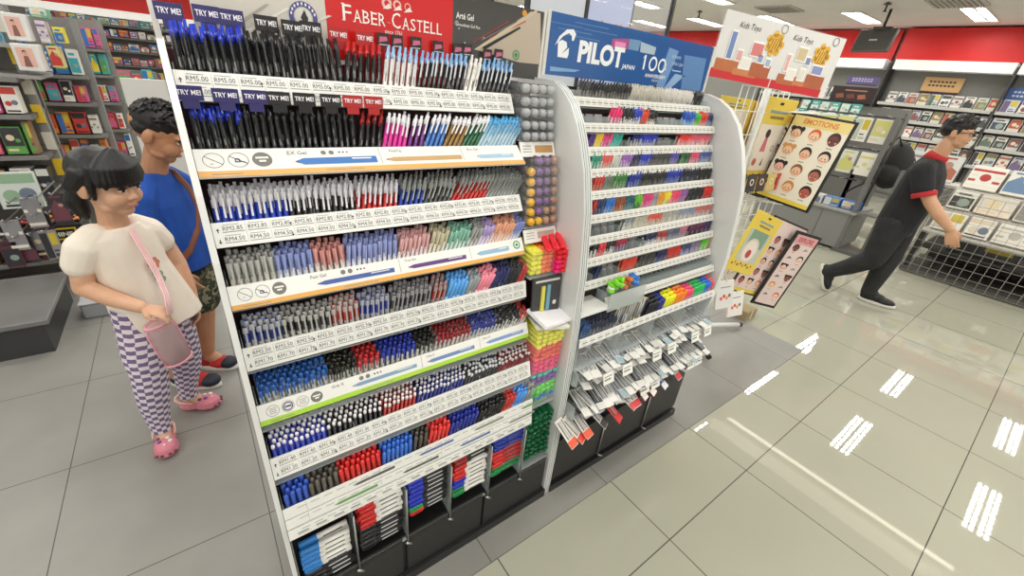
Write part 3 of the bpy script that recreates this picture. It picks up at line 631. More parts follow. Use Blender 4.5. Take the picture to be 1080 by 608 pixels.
def strip(k, x0, x1):
    (yt, zt), (yb, zb) = STR[k]; W = x1 - x0; F = frame((x0, yb, zb), (1, 0, 0), (0, yt - yb, zt - zb)); h = math.hypot(yt - yb, zt - zb)
    b = MB()
    if k == 7:
        for q in range(3): b.box((W / 2, h * (.165 + .335 * q), .001 - .003), (W, h * .30, .004), WHITE)
    else: b.box((W / 2, h / 2, -.0025), (W, h, .005), WHITE)
    o = b.build('label_strip', st, SI @ F)
    L = MB()
    if k in PRICE:
        n = 17; c = (W - .02) / n
        for i in range(n):
            for r in range(2):
                x = .018 + i * c; y = h * (.56 - .43 * r)
                rect(L, x, y + h * .315, x + c * .62, y + h * .335, GREYINK)
                put_text(L, PRICE[k][r], x - .001, y + h * .1, h * .17, M('#4a4a50', .6), .0006, width=c * .78)
                rect(L, x - .002, y + h * .02, x + c * .82, y + h * .05, GREYINK)
                if r == 0 and i: rect(L, x - .0055, h * .08, x - .0045, h * .92, M('#c9c8c0', .6), .0004)
            if i % 3 == 0:
                x = .0085 + i * c
                poly(L, [(x, h * .76), (x - .003, h * .68), (x + .003, h * .68)], INK); rect(L, x - .0008, h * .58, x + .0008, h * .7, INK)
                poly(L, [(x, h * .14), (x + .003, h * .22), (x - .003, h * .22)], INK); rect(L, x - .0008, h * .2, x + .0008, h * .32, INK)
    elif k in (1, 3, 5):
        bc = {1: '#e2a95e', 3: '#dfa650', 5: '#a5cf3b'}[k]; bh = h * (.2 if k != 5 else .24)
        rect(L, 0, 0, W, bh, M(bc, .5)); rect(L, .02, bh * .35, .07, bh * .5, GREYINK, .0007); rect(L, .22, bh * .4, .3, bh * .55, GREYINK, .0007)
        r = h * .27; y = h * .58
        for q in range(4 if k == 5 else 3): ring_icon(L, .028 + q * r * 2.35, y, r, ([3, 4, 3, 2] if k == 5 else [0, 1, 2])[q])
        ttl = {1: 'EX Gel', 3: 'Fast Gel', 5: 'Grip X'}[k]
        put_text(L, ttl, .155, h * .73, h * .15, M('#55534f', .6))
        for q in range(2): disc(L, .225 + q * .016, h * .79, .0055, icon, .0006, 14)
        for q, cc in enumerate(('#1d1d1d', '#3a2a2a', '#a02a2a')): disc(L, .258 + q * .008, h * .8, .0022, M(cc, .5), .0006, 10)
        if k == 1:
            pen_picture(L, .165, h * .33, .17, h * .28, '#3d74b8'); rect(L, .345, h * .28, .346, h * .95, GREYINK); pen_picture(L, .355, h * .35, .2, h * .2, '#c39f6d', clip=False)
            put_text(L, 'FineTip', .37, h * .76, h * .12, M('#55534f', .6)); rect(L, .56, h * .28, .561, h * .95, GREYINK); put_text(L, 'Eco Gel', .58, h * .76, h * .12, M('#55534f', .6)); pen_picture(L, .6, h * .36, .12, h * .2, '#9fc0d8')
        elif k == 3:
            pen_picture(L, .165, h * .36, .18, h * .22, '#405a9e', ang=.0); rect(L, .36, h * .28, .361, h * .95, GREYINK); put_text(L, 'True Gel', .375, h * .76, h * .12, M('#55534f', .6)); pen_picture(L, .38, h * .36, .17, h * .22, '#5b3a78')
            rect(L, .565, h * .28, .566, h * .95, GREYINK); pen_picture(L, .585, h * .38, .11, h * .26, '#8fb4cc'); disc(L, .725, h * .62, h * .25, M('#2f8f57', .5)); disc(L, .725, h * .62, h * .17, CARD, .0009, 16, None, h * .1)
        else:
            pen_picture(L, .2, h * .42, .17, h * .2, '#7f9cba', ang=.0); rect(L, .385, h * .28, .386, h * .95, GREYINK); put_text(L, 'Click X', .4, h * .76, h * .12, M('#55534f', .6)); pen_picture(L, .4, h * .4, .15, h * .22, '#6c86b4')
            rect(L, .57, h * .28, .571, h * .95, GREYINK); put_text(L, 'Click X7', .58, h * .76, h * .12, M('#55534f', .6)); pen_picture(L, .59, h * .4, .14, h * .22, '#7d95c6')
    else:
        for q in range(3):
            y = h * (.03 + .335 * q)
            for i in range(24): rect(L, .03 + i * .03, y + h * .19, .05 + i * .03, y + h * .205, GREYINK)
            if q == 0:
                for i in range(17): rect(L, .02 + i * .042, y + h * .09, .045 + i * .042, y + h * .13, GREYINK); rect(L, .02 + i * .042, y + h * .05, .05 + i * .042, y + h * .06, GREYINK)
            else:
                for i in range(4): pen_picture(L, .06 + i * .18 + .05 * q, y + h * .07, .11, h * .085, ['#8a8a84', '#6a9a5a', '#5b5b58', '#6272a8'][(i + q) % 4], clip=False); rect(L, .05 + i * .18, y + h * .02, .0506 + i * .18, y + h * .27, GREYINK)
    L.build('lettering', o)
    t = MB()
    d = .075 if k else .05
    t.box((x0 + W / 2, yb + .004 + d / 2, (zb if k < 7 else zt - .055) - TDROP[k]), (W, d, .003), ACREDGE)
    for i in range(9): t.box((x0 + .003 + (W - .006) * i / 8, yt + .004 + .03, zt - .02), (.0016, .06, .06), ACREDGE)
    sp(t, 'tray')
for k in range(8): strip(k, .001, BX)

# ---------------------------------------------------------------- pens
def Mx(c, r=.3): return M(c, r)
_pen = {}
def pen_meshes(typ, a, bcol, L):
    key = (typ, a, bcol, L)
    if key in _pen: return _pen[key]
    ma, mb_ = Mx(a), Mx(bcol); parts = []
    b = MB()
    if typ == 'try':          # a = clicker colour, bcol = barrel
        b.lathe([(.0035, 0), (.0056, .012), (.0056, L - .022)], mb_, 8); b.box((0, -.0054, L * .48), (.003, .0012, .022), M('#7d7d7a', .4)); parts.append(('barrel', b.data('pen_barrel')))
        c = MB(); c.lathe([(.0058, L - .022), (.0058, L - .01), (.0034, L - .008), (.0034, L + .005)], ma, 8); parts.append(('clicker', c.data('pen_clicker')))
        c = MB(); mc = mb_ if a not in ('#8fbbe0', '#7ba9d6') else Mx('#c9cdd2'); c.box((0, -.0076, L - .034), (.005, .0022, .036), mc, bev=.0008); c.box((0, -.006, L - .017), (.005, .004, .006), mc); parts.append(('clip', c.data('pen_clip')))
    elif typ == 'white':
        b.lathe([(.004, 0), (.0056, .01), (.0056, L - .024)], ma, 8); parts.append(('barrel', b.data('pen_barrel')))
        c = MB(); c.lathe([(.0059, L - .024), (.0059, L - .01), (.0034, L - .008), (.0036, L)], mb_, 8); c.box((0, -.0078, L - .029), (.0048, .0022, .036), mb_, bev=.0008); c.box((0, -.006, L - .012), (.0052, .004, .006), mb_); parts.append(('clicker', c.data('pen_clicker')))
    elif typ == 'gel':
        b.lathe([(.004, 0), (.0055, .01), (.0055, L * .75)], ma, 8); parts.append(('barrel', b.data('pen_barrel')))
        c = MB(); c.lathe([(.0062, L * .62), (.0062, L - .002), (.0052, L), (.0034, L), (.0034, L - .004), (1e-4, L - .004)], mb_, 9); c.ell((0, 0, L - .002), (.003, .003, .0022), M('#4a4a50', .5), None, 8, 4); c.box((0, -.0074, L * .78), (.004, .002, .04), mb_); parts.append(('cap', c.data('pen_cap')))
    elif typ == 'clear':
        b.lathe([(.004, 0), (.0054, .01), (.0054, L * .6)], mb_, 8); parts.append(('barrel', b.data('pen_barrel')))
        c = MB(); c.lathe([(.0062, L * .5, mb_), (.0064, L - .034, ma), (.0064, L - .012, mb_), (.0062, L - .005, mb_), (.0048, L, mb_), (.0046, L + .0004, mb_)], mb_, 9)
        c.ell((0, 0, L), (.0044, .0044, .0022), ma, None, 8, 5); c.box((0, -.0076, L * .75), (.0042, .002, .045), mb_, bev=.0006); parts.append(('cap', c.data('pen_cap')))
    elif typ == 'cap':
        b.lathe([(.004, 0), (.0052, .01), (.0054, L * .55)], M('#cfcfca', .35), 8); parts.append(('barrel', b.data('pen_barrel')))
        c = MB(); c.lathe([(.0054, L * .55, M('#d2d2cc', .35)), (.0058, L - .0135, ma), (.006, L - .004, ma), (.0045, L, ma), (1e-4, L + .0005, ma)], ma, 8); c.box((0, -.0074, L - .014), (.0042, .002, .024), ma, bev=.0006); parts.append(('cap', c.data('pen_cap')))
    elif typ == 'stick':
        b.lathe([(.0035, 0), (.0044, .01), (.0044, L - .006)], ma, 7); parts.append(('barrel', b.data('pen_barrel')))
        c = MB(); c.lathe([(.0045, L - .009), (.0046, L - .002), (.0036, L), (1e-4, L + .0006)], mb_, 8); parts.append(('end_plug', c.data('pen_plug')))
    elif typ == 'round':
        b.lathe([(.0045, 0), (.0058, .01), (.0058, L * .5)], mb_, 8); parts.append(('barrel', b.data('pen_barrel')))
        c = MB(); c.lathe([(.0064, L * .5), (.0066, L - .006), (.0055, L - .002), (.003, L), (1e-4, L + .0006)], ma, 9); parts.append(('cap', c.data('pen_cap')))
    for nm, me in parts:
        for v in me.vertices: v.co.x *= .86; v.co.y *= .86
    _pen[key] = parts; return parts
def place_pen(name, parts, mw, label, group, cat='pen'):
    o = link(name, parts[0][1], None, mw); tag(o, label, cat, group)
    for nm, me in parts[1:]: link(nm, me, o)
    return o
TIERNAME = ['topmost pen row', 'second pen row', 'third pen row', 'fourth pen row', 'fifth pen row', 'sixth pen row', 'seventh pen row', 'lowest pen row']
KINDN = {'try': 'clicker_pen', 'white': 'ballpoint_pen', 'gel': 'gel_pen', 'clear': 'clear_cap_pen', 'cap': 'capped_pen', 'stick': 'stick_pen', 'round': 'fineliner_pen'}
LPX = [(183.1, 72.1, 538.7, 99.4), (202.5, 155.6, 545, 154.4), (220, 235.4, 547.8, 205.3), (239.4, 303.1, 550, 250.6), (255, 369.4, 554.4, 296), (271.3, 430, 555.6, 339.4), (285, 487.5, 558.8, 379.8), (299.4, 540.6, 561.9, 419.4)]
def px2x(k, px):
    x0, y0, x1, y1 = LPX[k]; py = y0 + (y1 - y0) * (px - x0) / (x1 - x0); return min(max(aty(px, py, STR[k][0][0]).x, .008), BX - .006)
# per tier: rows deep, then (px from, px to, type, colour a, colour b, words)
W_ = '#e8e6ea'
TIERS = [
 (2, [(184, 264, 'try', '#2238b8', '#141416', 'black pen with blue clicker'), (264, 364, 'try', '#1b1b1d', '#121214', 'all-black pen'), (364, 404, 'try', '#b3211f', '#141416', 'black pen with red clicker'), (404, 440, 'try', '#8fbbe0', '#e4e2dc', 'white pen with pale blue clicker'), (440, 490, 'try', '#7ba9d6', '#19191b', 'black pen with sky blue clicker'), (490, 504, 'try', '#e6e3dc', '#e6e3dc', 'all-white pen'), (504, 539, 'try', '#7ba9d6', '#1d1d20', 'charcoal pen with sky blue clicker')]),
 (2, [(203, 262, 'try', '#2038b4', '#161618', 'black pen with blue clicker'), (262, 378, 'try', '#1b1b1d', '#121214', 'all-black pen'), (378, 404, 'try', '#a3201f', '#141416', 'black pen with red clicker'), (404, 430, 'white', '#d02a92', W_, 'magenta pen with white clicker'), (430, 448, 'white', '#6a2a7a', W_, 'purple pen with white clicker'), (448, 468, 'white', '#3f6fb6', W_, 'blue pen with white clicker'), (468, 488, 'white', '#8d6c36', W_, 'gold pen with white clicker'), (488, 505, 'white', '#1f5b3b', W_, 'green pen with white clicker'), (505, 544, 'white', '#a8c3d2', '#55a9dc', 'pale pen with sky blue clicker')]),
 (4, [(221, 306, 'white', '#1f3fb4', '#eceaf0', 'royal blue pen with white clicker'), (306, 376, 'white', '#2d2b28', '#eceaf0', 'black pen with white clicker'), (376, 421, 'white', '#c22b2b', '#eceaf0', 'red pen with white clicker'), (421, 448, 'white', '#2746a8', '#a5a7a6', 'blue pen with grey clicker'), (448, 477, 'white', '#4a4b4a', '#a3a5a3', 'charcoal pen with grey clicker'), (477, 513, 'white', '#c0332c', '#9d9f9c', 'red pen with grey clicker'), (513, 546, 'white', '#8d908e', '#90938f', 'all-grey pen')]),
 (4, [(240, 293, 'gel', '#b9b7ad', '#b5b5b0', 'grey translucent pen'), (293, 333, 'gel', '#c9cbd6', '#8f9bd0', 'periwinkle capped pen'), (333, 366, 'gel', '#d8cfca', '#d59590', 'salmon capped pen'), (366, 420, 'gel', '#cccdda', '#98a2d4', 'lavender blue capped pen'), (420, 452, 'gel', '#d9c9c9', '#d8a8a8', 'pink capped pen'), (452, 470, 'gel', '#cfc9b8', '#c6bfa2', 'beige capped pen'), (470, 492, 'gel', '#bcd0c6', '#86bba6', 'mint capped pen'), (492, 504, 'gel', '#b5b5b2', '#9a9a98', 'grey capped pen'), (504, 516, 'gel', '#cfc6da', '#b39fcf', 'lilac capped pen'), (516, 538, 'gel', '#e0c2b2', '#e0a285', 'peach capped pen'), (538, 549, 'gel', '#c2c6da', '#8090cc', 'soft blue capped pen')]),
 (4, [(256, 300, 'clear', '#24307e', '#a9aaae', 'clear pen with navy ink'), (300, 352, 'clear', '#303034', '#aaa9a5', 'clear pen with black ink'), (352, 381, 'clear', '#a84038', '#b3a8a4', 'clear pen with red ink'), (381, 412, 'clear', '#28358c', '#a2a4ae', 'clear pen with dark blue ink'), (412, 455, 'clear', '#2e2e34', '#8e8c8e', 'smoky pen with black ink'), (455, 470, 'clear', '#a0302e', '#9c8a88', 'smoky pen with red ink'), (470, 491, 'round', '#5aa2e2', '#8cb6de', 'sky blue round-ended pen'), (491, 502, 'round', '#90969a', '#a0a4a6', 'grey round-ended pen'), (502, 517, 'round', '#ea8a9c', '#e6a0ac', 'pink round-ended pen'), (517, 533, 'clear', '#1b2260', '#262a58', 'navy pen'), (533, 546, 'clear', '#161618', '#232325', 'jet black pen'), (546, 554, 'clear', '#b02824', '#b83a34', 'bright red pen')]),
 (5, [(272, 348, 'cap', '#2b5aa2', '#c9c9c6', 'blue capped pen'), (348, 378, 'cap', '#26251f', '#bdbcb4', 'black capped pen'), (378, 402, 'cap', '#b3262a', '#c9bdb8', 'red capped pen'), (402, 439, 'cap', '#27389c', '#b9bac4', 'royal blue capped pen'), (439, 458, 'cap', '#22221f', '#b9b9b4', 'charcoal capped pen'), (458, 494, 'cap', '#851f24', '#b9aaa8', 'maroon capped pen'), (494, 520, 'cap', '#242f7e', '#adaebb', 'navy capped pen'), (520, 545, 'cap', '#191919', '#a9a9a6', 'jet black capped pen'), (545, 557, 'cap', '#a52a24', '#b09a94', 'brick red capped pen')]),
 (5, [(286, 346, 'stick', '#2738a0', '#f4f0f2', 'blue stick pen with white end'), (346, 405, 'stick', '#232226', '#f4f0f2', 'black stick pen with white end'), (405, 440, 'stick', '#9f2a26', '#f4ecec', 'red stick pen with white end'), (440, 490, 'stick', '#202a70', '#e4e2e8', 'navy stick pen with pale end'), (490, 526, 'stick', '#1c1c20', '#dcdce0', 'jet black stick pen with pale end'), (526, 557, 'stick', '#6c1a1f', '#dcd8da', 'maroon stick pen with pale end')]),
 (5, [(300, 328, 'round', '#3557b8', '#4e70c2', 'blue fineliner'), (328, 360, 'round', '#5a554e', '#6a655c', 'taupe fineliner'), (360, 404, 'round', '#d2312f', '#d5463f', 'red fineliner'), (404, 436, 'round', '#3a6cc6', '#4c7ccc', 'bright blue fineliner'), (436, 452, 'round', '#504b44', '#5f5a52', 'dark taupe fineliner'), (452, 474, 'round', '#d63a35', '#da524a', 'scarlet fineliner'), (474, 503, 'round', '#26308a', '#2c3890', 'navy fineliner'), (503, 530, 'round', '#1d1d1c', '#26251f', 'black fineliner'), (530, 541, 'round', '#b8322c', '#bc423a', 'brick red fineliner'), (541, 553, 'round', '#4f92de', '#68a2e0', 'sky blue fineliner'), (553, 560, 'round', '#8a8d88', '#9a9d98', 'grey fineliner')]),
]
rp = random.Random(11)
DIA = {'try': .0136, 'white': .0124, 'gel': .0124, 'clear': .0124, 'cap': .0126, 'stick': .0121, 'round': .0127}
for k, (rows, comps) in enumerate(TIERS):
    (yt, zt), (yb, zb) = STR[k]
    for (pa, pb, typ, ca, cb, words) in comps:
        xa, xb = px2x(k, pa), px2x(k, pb); pitch = DIA[typ]; n = max(1, int((xb - xa) / pitch + .35))
        xm = (xa + xb) / 2; lean = min(max((xm - .22) / .38, 0), 1) * (.6 if k else .36); lean += rp.uniform(-.03, .03)
        L = VIS[k] + (zt - zb if k < 7 else .05) + TDROP[k] - .006
        back = [.2, .16, .14, .13, .12, .1, .08, .1][k]
        parts = pen_meshes(typ, ca, cb, L)
        lab = f'{words} in the {TIERNAME[k]} of the left stand'
        grp = f'{words}s in the {TIERNAME[k]}'
        for r in range(rows):
            for i in range(n):
                x = xa + (i + .5 + .5 * (r % 2) * .9) * (xb - xa) / n
                if x > BX - .008: continue
                d = Vector((math.sin(lean + rp.uniform(-.012, .012)), math.sin(back + rp.uniform(-.01, .01)), 0)); d.z = math.sqrt(1 - d.x ** 2 - d.y ** 2)
                z0 = zt + VIS[k] - L * d.z + r * .0035 + rp.uniform(-.003, .006)
                q = (zt - z0) / d.z; y0 = yt + .0095 + r * .0132 - d.y * q     # the axis passes x at strip-top height
                x0 = x - d.x * q
                if x0 < .007: x0 = .007
                mw = axis_frame((x0, y0, z0), d, (rp.uniform(-.35, .35), -1, 0))
                place_pen(KINDN[typ] if not (typ == 'round' and k == 4) else 'round_cap_pen', parts, mw, lab, grp)

# ---------------------------------------------------------------- signs above the left stand
SY = 1.11
def sgn(px, py, y=SY): return aty(px, py, y)
def sign_pts(F, pts, y=SY):
    I = F.inverted(); return [tuple((I @ aty(px, py, y))[:2]) for px, py in pts]
t = tag(empty('header_sign', (.45, SY, 1.63)), 'wide header sign with a red maker panel between pale and charcoal artwork', 'sign')
F = frame((0, SY, 1.5), (1, 0, 0), (0, 0, 1)); FI = Matrix.Translation((-.45, -SY, -1.63)) @ F
def panel(x0, x1, col, name, z0=.03, z1=.205):
    b = MB(); b.box(((x0 + x1) / 2, (z0 + z1) / 2, -.003), (x1 - x0, z1 - z0, .006), M(col, .12) if isinstance(col, str) else col); return b.build(name, t, FI)
xa, xb, xc, xd = sgn(206, 30).x, sgn(345, 30).x, sgn(477, 40).x, sgn(571, 40).x
pw = panel(xa, xb, '#cfc9bf', 'pale_panel'); pr = panel(xb, xc, '#c9201f', 'red_panel'); pk = panel(xc, xd, '#454340', 'charcoal_panel')
def part_on(b, par, name, lab=None):
    o = b.build(name, par); 
    if lab: o['label'] = lab
    return o
I2 = F.inverted()
def L2(px, py): p = I2 @ aty(px, py, SY); return (p.x, p.y)
b = MB(); W1 = M('#f3efe9', .5)
x, y = L2(362, 24); x2, _ = L2(467, 38)
def serif_text(b, txt, x, y, h, m, w):
    """small-capital serif lettering: capitals taller, short bars at the stem ends"""
    adv = {'F': .8, 'A': .86, 'B': .8, 'E': .76, 'R': .84, '-': .5, 'C': .88, 'S': .7, 'T': .78, 'L': .74}
    tot = sum(adv[c] * (1.28 if i in (0, 6) else 1) for i, c in enumerate(txt)); s = w / tot; X = x
    for i, c in enumerate(txt):
        big = 1.28 if i in (0, 6) else 1; hh = h * big; ww = adv[c] * big * s
        put_text(b, c, X, y if c != '-' else y + h * .32, hh if c != '-' else h * .12, m, .0008, width=ww * .8, bold=.0)
        if c in 'FERBL': rect(b, X - ww * .08, y, X + ww * .2, y + h * .06, m, .0009)
        if c == 'A': rect(b, X - ww * .12, y, X + ww * .18, y + h * .06, m, .0009); rect(b, X + ww * .62, y, X + ww * .92, y + h * .06, m, .0009)
        if c == 'T': rect(b, X + ww * .22, y, X + ww * .58, y + h * .06, m, .0009)
        if c in 'FERB': rect(b, X - ww * .08, y + hh * .94, X + ww * .2, y + hh, m, .0009)
        X += ww
serif_text(b, 'FABER-CASTELL', x, L2(412, 29)[1], .0255, W1, x2 - x)
x, y = L2(406, 35); put_text(b, 'since 1761', x, y, .0085, W1, .0008, width=.042)
for i in range(3):
    x, y = L2(408 + 11 * i, 10 + 2 * i); disc(b, x, y + .012, .012 - .002 * i, M('#e7b9b0', .5), .0007, 14, None, .006); poly(b, [(x - .01, y), (x + .012, y + .004), (x + .004, y + .012)], M('#efe0da', .5), .0009)
part_on(b, pr, 'lettering'); 
b = MB(); poly(b, [L2(380, 62), L2(478, 80), L2(478, 95), L2(380, 95)], M('#b81b1b', .3), .0006); part_on(b, pr, 'darker_band')
b = MB(); gm = M('#8f8b84', .5)
for k in range(4): poly(b, [L2(225 + 20 * k, 40), L2(280 + 22 * k, 4 + 4 * k), L2(284 + 22 * k, 5 + 4 * k), L2(231 + 20 * k, 42)], M(['#aaa49a', '#e3ded6', '#b7b1a7', '#d8d2c8'][k], .4), .0006 + k * .0001)
x, y = L2(320, 18); disc(b, x, y, .028, M('#4a4f8a', .4), .0012, 24, None, .019); disc(b, x, y, .017, M('#d9d4cc', .4), .0013); disc(b, x + .002, y - .002, .007, M('#2d2c2b', .4), .0015, 14); poly(b, [(x - .006, y - .002), (x + .003, y + .014), (x + .008, y - .002)], M('#2d2c2b', .4), .0016)
for a in range(9): rect(b, x + .0235 * math.cos(a * .33 + .3) - .0015, y + .0235 * math.sin(a * .33 + .3) - .0025, x + .0235 * math.cos(a * .33 + .3) + .0015, y + .0235 * math.sin(a * .33 + .3) + .0025, W1, .0016)
part_on(b, pw, 'artwork')
b = MB()
x, y = L2(481, 13); put_text(b, 'Arté Gel', x, y - .012, .014, W1, .0012, width=.052, bold=.012); x, y = L2(481, 21); put_text(b, 'Smoothest Gel Pen', x, y - .012, .0075, W1, .0012, width=.072)
poly(b, [L2(500, 52), L2(560, 12), L2(570, 14), L2(570, 68), L2(548, 66)], M('#b9aa97', .4), .0007); poly(b, [L2(500, 52), L2(566, 10), L2(567, 12), L2(504, 53)], M('#c9b79a', .4), .0009); poly(b, [L2(508, 50), L2(548, 28), L2(549, 30), L2(512, 52)], M('#1d1c1c', .4), .0011)
for k in range(3): poly(b, [L2(498 + 9 * k, 44 - 2 * k), L2(536 + 9 * k, 22), L2(537 + 9 * k, 23), L2(499 + 9 * k, 45 - 2 * k)], M(['#8a2f2c', '#6a6662', '#a8473f'][k], .4), .0008)
x, y = L2(544, 58); disc(b, x, y, .0125, M('#2f8f57', .4), .0013, 22, None, .0095); disc(b, x, y, .006, M('#2f8f57', .4), .0013, 14)
x, y = L2(553, 14); disc(b, x, y, .008, M('#d9922e', .4), .0012, 14)
for p_ in ((484, 30), (490, 45), (486, 60), (497, 66), (510, 40)): x, y = L2(*p_); poly(b, [(x - .003, y), (x, y - .0012), (x + .003, y), (x, y + .0012)], W1, .0013)
x, y = L2(480, 24); disc(b, x + .004, y, .005, W1, .0012, 14, None, .0042)
part_on(b, pk, 'artwork')
b = MB(); b.box((xd + .006 - .0, .115, -.004), (.008, .19, .012), M('#d9d6cf', .4)); part_on(b, t, 'end_post').matrix_basis = FI
b = MB(); b.box((-.006, .13, -.004), (.01, .26, .012), M('#dedbd4', .4)); part_on(b, t, 'end_post').matrix_basis = FI
# TRY ME cards
CARDC = {'p': '#2b2560', 'k': '#191718', 'r': '#a81f1e'}
def try_card(px, py, c, lab, y, z=None, w=.042, h=.028):
    p = aty(px, py, y); t = tag(empty('try_me_card', p), lab, 'card', None); t['group'] = 'small try-me cards on the left stand'
    F = Matrix.Translation((0, 0, 0)) @ Matrix.Rotation(PI / 2 - .06, 4, 'X'); b = MB(); b.box((0, 0, -.0008), (w, h, .0016), M(CARDC[c], .35), bev=.0005); b.box((0, -h * .5 - .006, -.0012), (w * .6, .016, .0012), M(CARDC[c], .35)); cd = b.build('card_face', t, F)
    b = MB(); put_text(b, 'TRY ME!', -w * .42, -h * .12, h * .34, M('#f1eef4', .5), .0006, width=w * .84, bold=.02); b.build('lettering', cd)
for i, (px, py, c) in enumerate(((178, 12, 'p'), (218, 15, 'p'), (244, 19, 'p'), (281, 25, 'k'), (309, 30, 'k'), (328, 31, 'k'), (357, 37, 'r'), (385, 41, 'r'))):
    try_card(px, py, c, f"{dict(p='purple', k='black', r='red')[c]} try-me card, {['first', 'second', 'third', 'fourth', 'fifth', 'sixth', 'seventh', 'eighth'][i]} from the left above the topmost pens", STR[0][0][0] + .05)
for i, (px, py, c) in enumerate(((199, 98, 'p'), (238, 101, 'p'), (269, 102.5, 'p'), (294, 104, 'k'), (321, 105, 'k'), (349, 106, 'k'), (372, 107, 'r'), (394, 108, 'r'))):
    try_card(px, py, c, f"{dict(p='purple', k='black', r='red')[c]} try-me card, {['first', 'second', 'third', 'fourth', 'fifth', 'sixth', 'seventh', 'eighth'][i]} from the left over the second pen row", STR[1][0][0] + .008, h=.024, w=.042)
for i, (px, py) in enumerate(((404, 42), (419, 44), (439, 46), (462, 50), (483, 53), (493, 53), (514, 58), (526, 58))):
    p = aty(px, py, SY - .012); t = tag(empty('picture_card', p), f"little pink and black picture card, {['first', 'second', 'third', 'fourth', 'fifth', 'sixth', 'seventh', 'eighth'][i]} in the row under the header sign", 'card', 'picture cards under the header')
    Fm = Matrix.Rotation(PI / 2, 4, 'X'); b = MB(); b.box((0, 0, -.0008), (.028, .028, .0016), M('#26211f', .4)); c_ = b.build('card_face', t, Fm); b = MB(); poly(b, [(-.01, -.006), (.011, -.001), (.009, .007), (-.008, .006)], M('#c76a86', .5), .0005); rect(b, -.01, -.011, .01, -.009, M('#cfc8c2', .5)); b.build('picture', c_)

# ---------------------------------------------------------------- marker column on the right of the left stand
b = MB(); xm0, xm1 = BX + .006, XW - .002
for y, z0, z1, d in ((.985, 1.372, 1.53, .09), (.918, 1.13, 1.335, .09), (.862, .985, 1.09, .1), (.795, .50, .83, .12), (.775, .225, .49, .12)):
    b.box((xm0, y + d / 2, (z0 + z1) / 2), (.002, d, z1 - z0), ACR); b.box(((xm0 + xm1) / 2, y + d / 2, z0), (xm1 - xm0, d, .003), ACREDGE)
    if z0 > .3: b.box(((xm0 + xm1) / 2, y + .001, (z0 + z1) / 2), (xm1 - xm0, .0015, z1 - z0), ACR)
sp(b, 'acrylic_column')
for y, z in ((.975, 1.352), (.915, 1.107)):
    b = MB()
    T = frame((xm0, y - .01, z - .02), (1, 0, 0), (0, .018, .042)); b.box((.064, .02, -.002), (.128, .042, .004), WHITE, T); pen_picture(b, .05, .012, .07, .018, '#b58a56' if z > 1.2 else '#b79c90', clip=False) if 0 else rect(b, .052, .01, .12, .03, M('#b58a56' if z > 1.2 else '#b49a8e', .5), .0008, T)
    for q in range(3): rect(b, .008, .012 + .008 * q, .04, .014 + .008 * q, GREYINK, .0008, T)
    sp(b, 'column_label')

def round_marker(col, ring):
    key = ('rm', col)
    if key in _pen: return _pen[key]
    b = MB(); T = Matrix.Rotation(PI / 2, 4, 'X'); b.lathe([(.0125, -.09), (.0125, -.012)], M(ring, .4), 12, T); me = b.data('marker_barrel')
    b = MB(); b.lathe([(.0118, -.014), (.0122, -.002), (.0108, .0035), (.0064, .0068), (1e-4, .008)], M(col, .45), 14, T); c = b.data('marker_cap')
    _pen[key] = [('barrel', me), ('cap', c)]; return _pen[key]
for r in range(5):
    for c in range(4):
        z = 1.512 - .0285 * r - (.004 if r > 0 else 0) - (.004 if r > 2 else 0); y = .984 - (1.5 - z) * .2
        o = place_pen('round_marker', round_marker('#a7a8aa', '#3a3a3c'), Matrix.Translation((BX + .026 + .0295 * c, y + .012, z - .005)), 'grey round-ended marker stacked in the top of the narrow clear column', 'grey round markers in the top of the column', 'marker')
cols = ['#e0ac2e', '#7d5c94', '#7a5a86', '#a27a66']
for r in range(7):
    for c in range(4):
        col = cols[c] if not (r >= 5 and c == 1 and r == 6) else '#dcae3a'
        if c == 2 and r >= 5: col = '#a98a72'
        if r == 0 and c == 0: continue
        z = 1.322 - .0285 * r; y = .922 - (1.3 - z) * .16
        words = {'#e0ac2e': 'amber', '#dcae3a': 'amber', '#7d5c94': 'lilac', '#7a5a86': 'plum', '#a27a66': 'tan', '#a98a72': 'sand'}[col]
        place_pen('round_marker', round_marker(col, '#3a2a2a'), Matrix.Translation((BX + .026 + .0295 * c, y + .014, z)), f'{words} round-ended marker stacked in the narrow clear column', f'{words} round markers in the column', 'marker')
def highlighter(col):
    key = ('hl', col)
    if key in _pen: return _pen[key]
    m = M(col, .4); b = MB(); b.box((0, .055, 0), (.019, .08, .0125), m, bev=.003); me = b.data('highlighter_body')
    b = MB(); b.box((0, .0, 0), (.0205, .034, .014), m, bev=.004); b.box((.0, -.002, .0078), (.006, .03, .0022), m, bev=.0006); c = b.data('highlighter_cap')
    _pen[key] = [('body', me), ('cap', c)]; return _pen[key]
HL = {'yellow': '#f0ec10', 'orange': '#fb7a1e', 'pink': '#f01e78', 'red': '#ee2438', 'coral': '#f0523a', 'teal': '#35bfa8', 'violet': '#7a2ea8', 'lime': '#6bdc4a', 'green': '#18b04e', 'blue': '#1d74d8', 'dark green': '#0d5a34', 'yellow ': '#f2e62a'}
def hl(x, y, z, col, where, yaw=0, pitch=0, roll=0):
    place_pen('highlighter', highlighter(HL[col]), Matrix.Translation((x, y, z)) @ Euler((pitch, roll, yaw)).to_matrix().to_4x4(), f'{col.strip()} highlighter {where}', f'{col.strip()} highlighters {where}', 'highlighter')
for c, col in enumerate(('yellow', 'yellow', 'orange', 'orange', 'pink', 'red')):      # upper heap
    for r in range(5):
        cc = col if not (col == 'pink' and r > 2) else 'red'
        hl(BX + .022 + .0212 * c, .884 + rp.uniform(-.003, .003) - .02 * (c > 3), 1.0 + .0162 * r, cc, 'in the upper heap of the clear column', 0, .12)
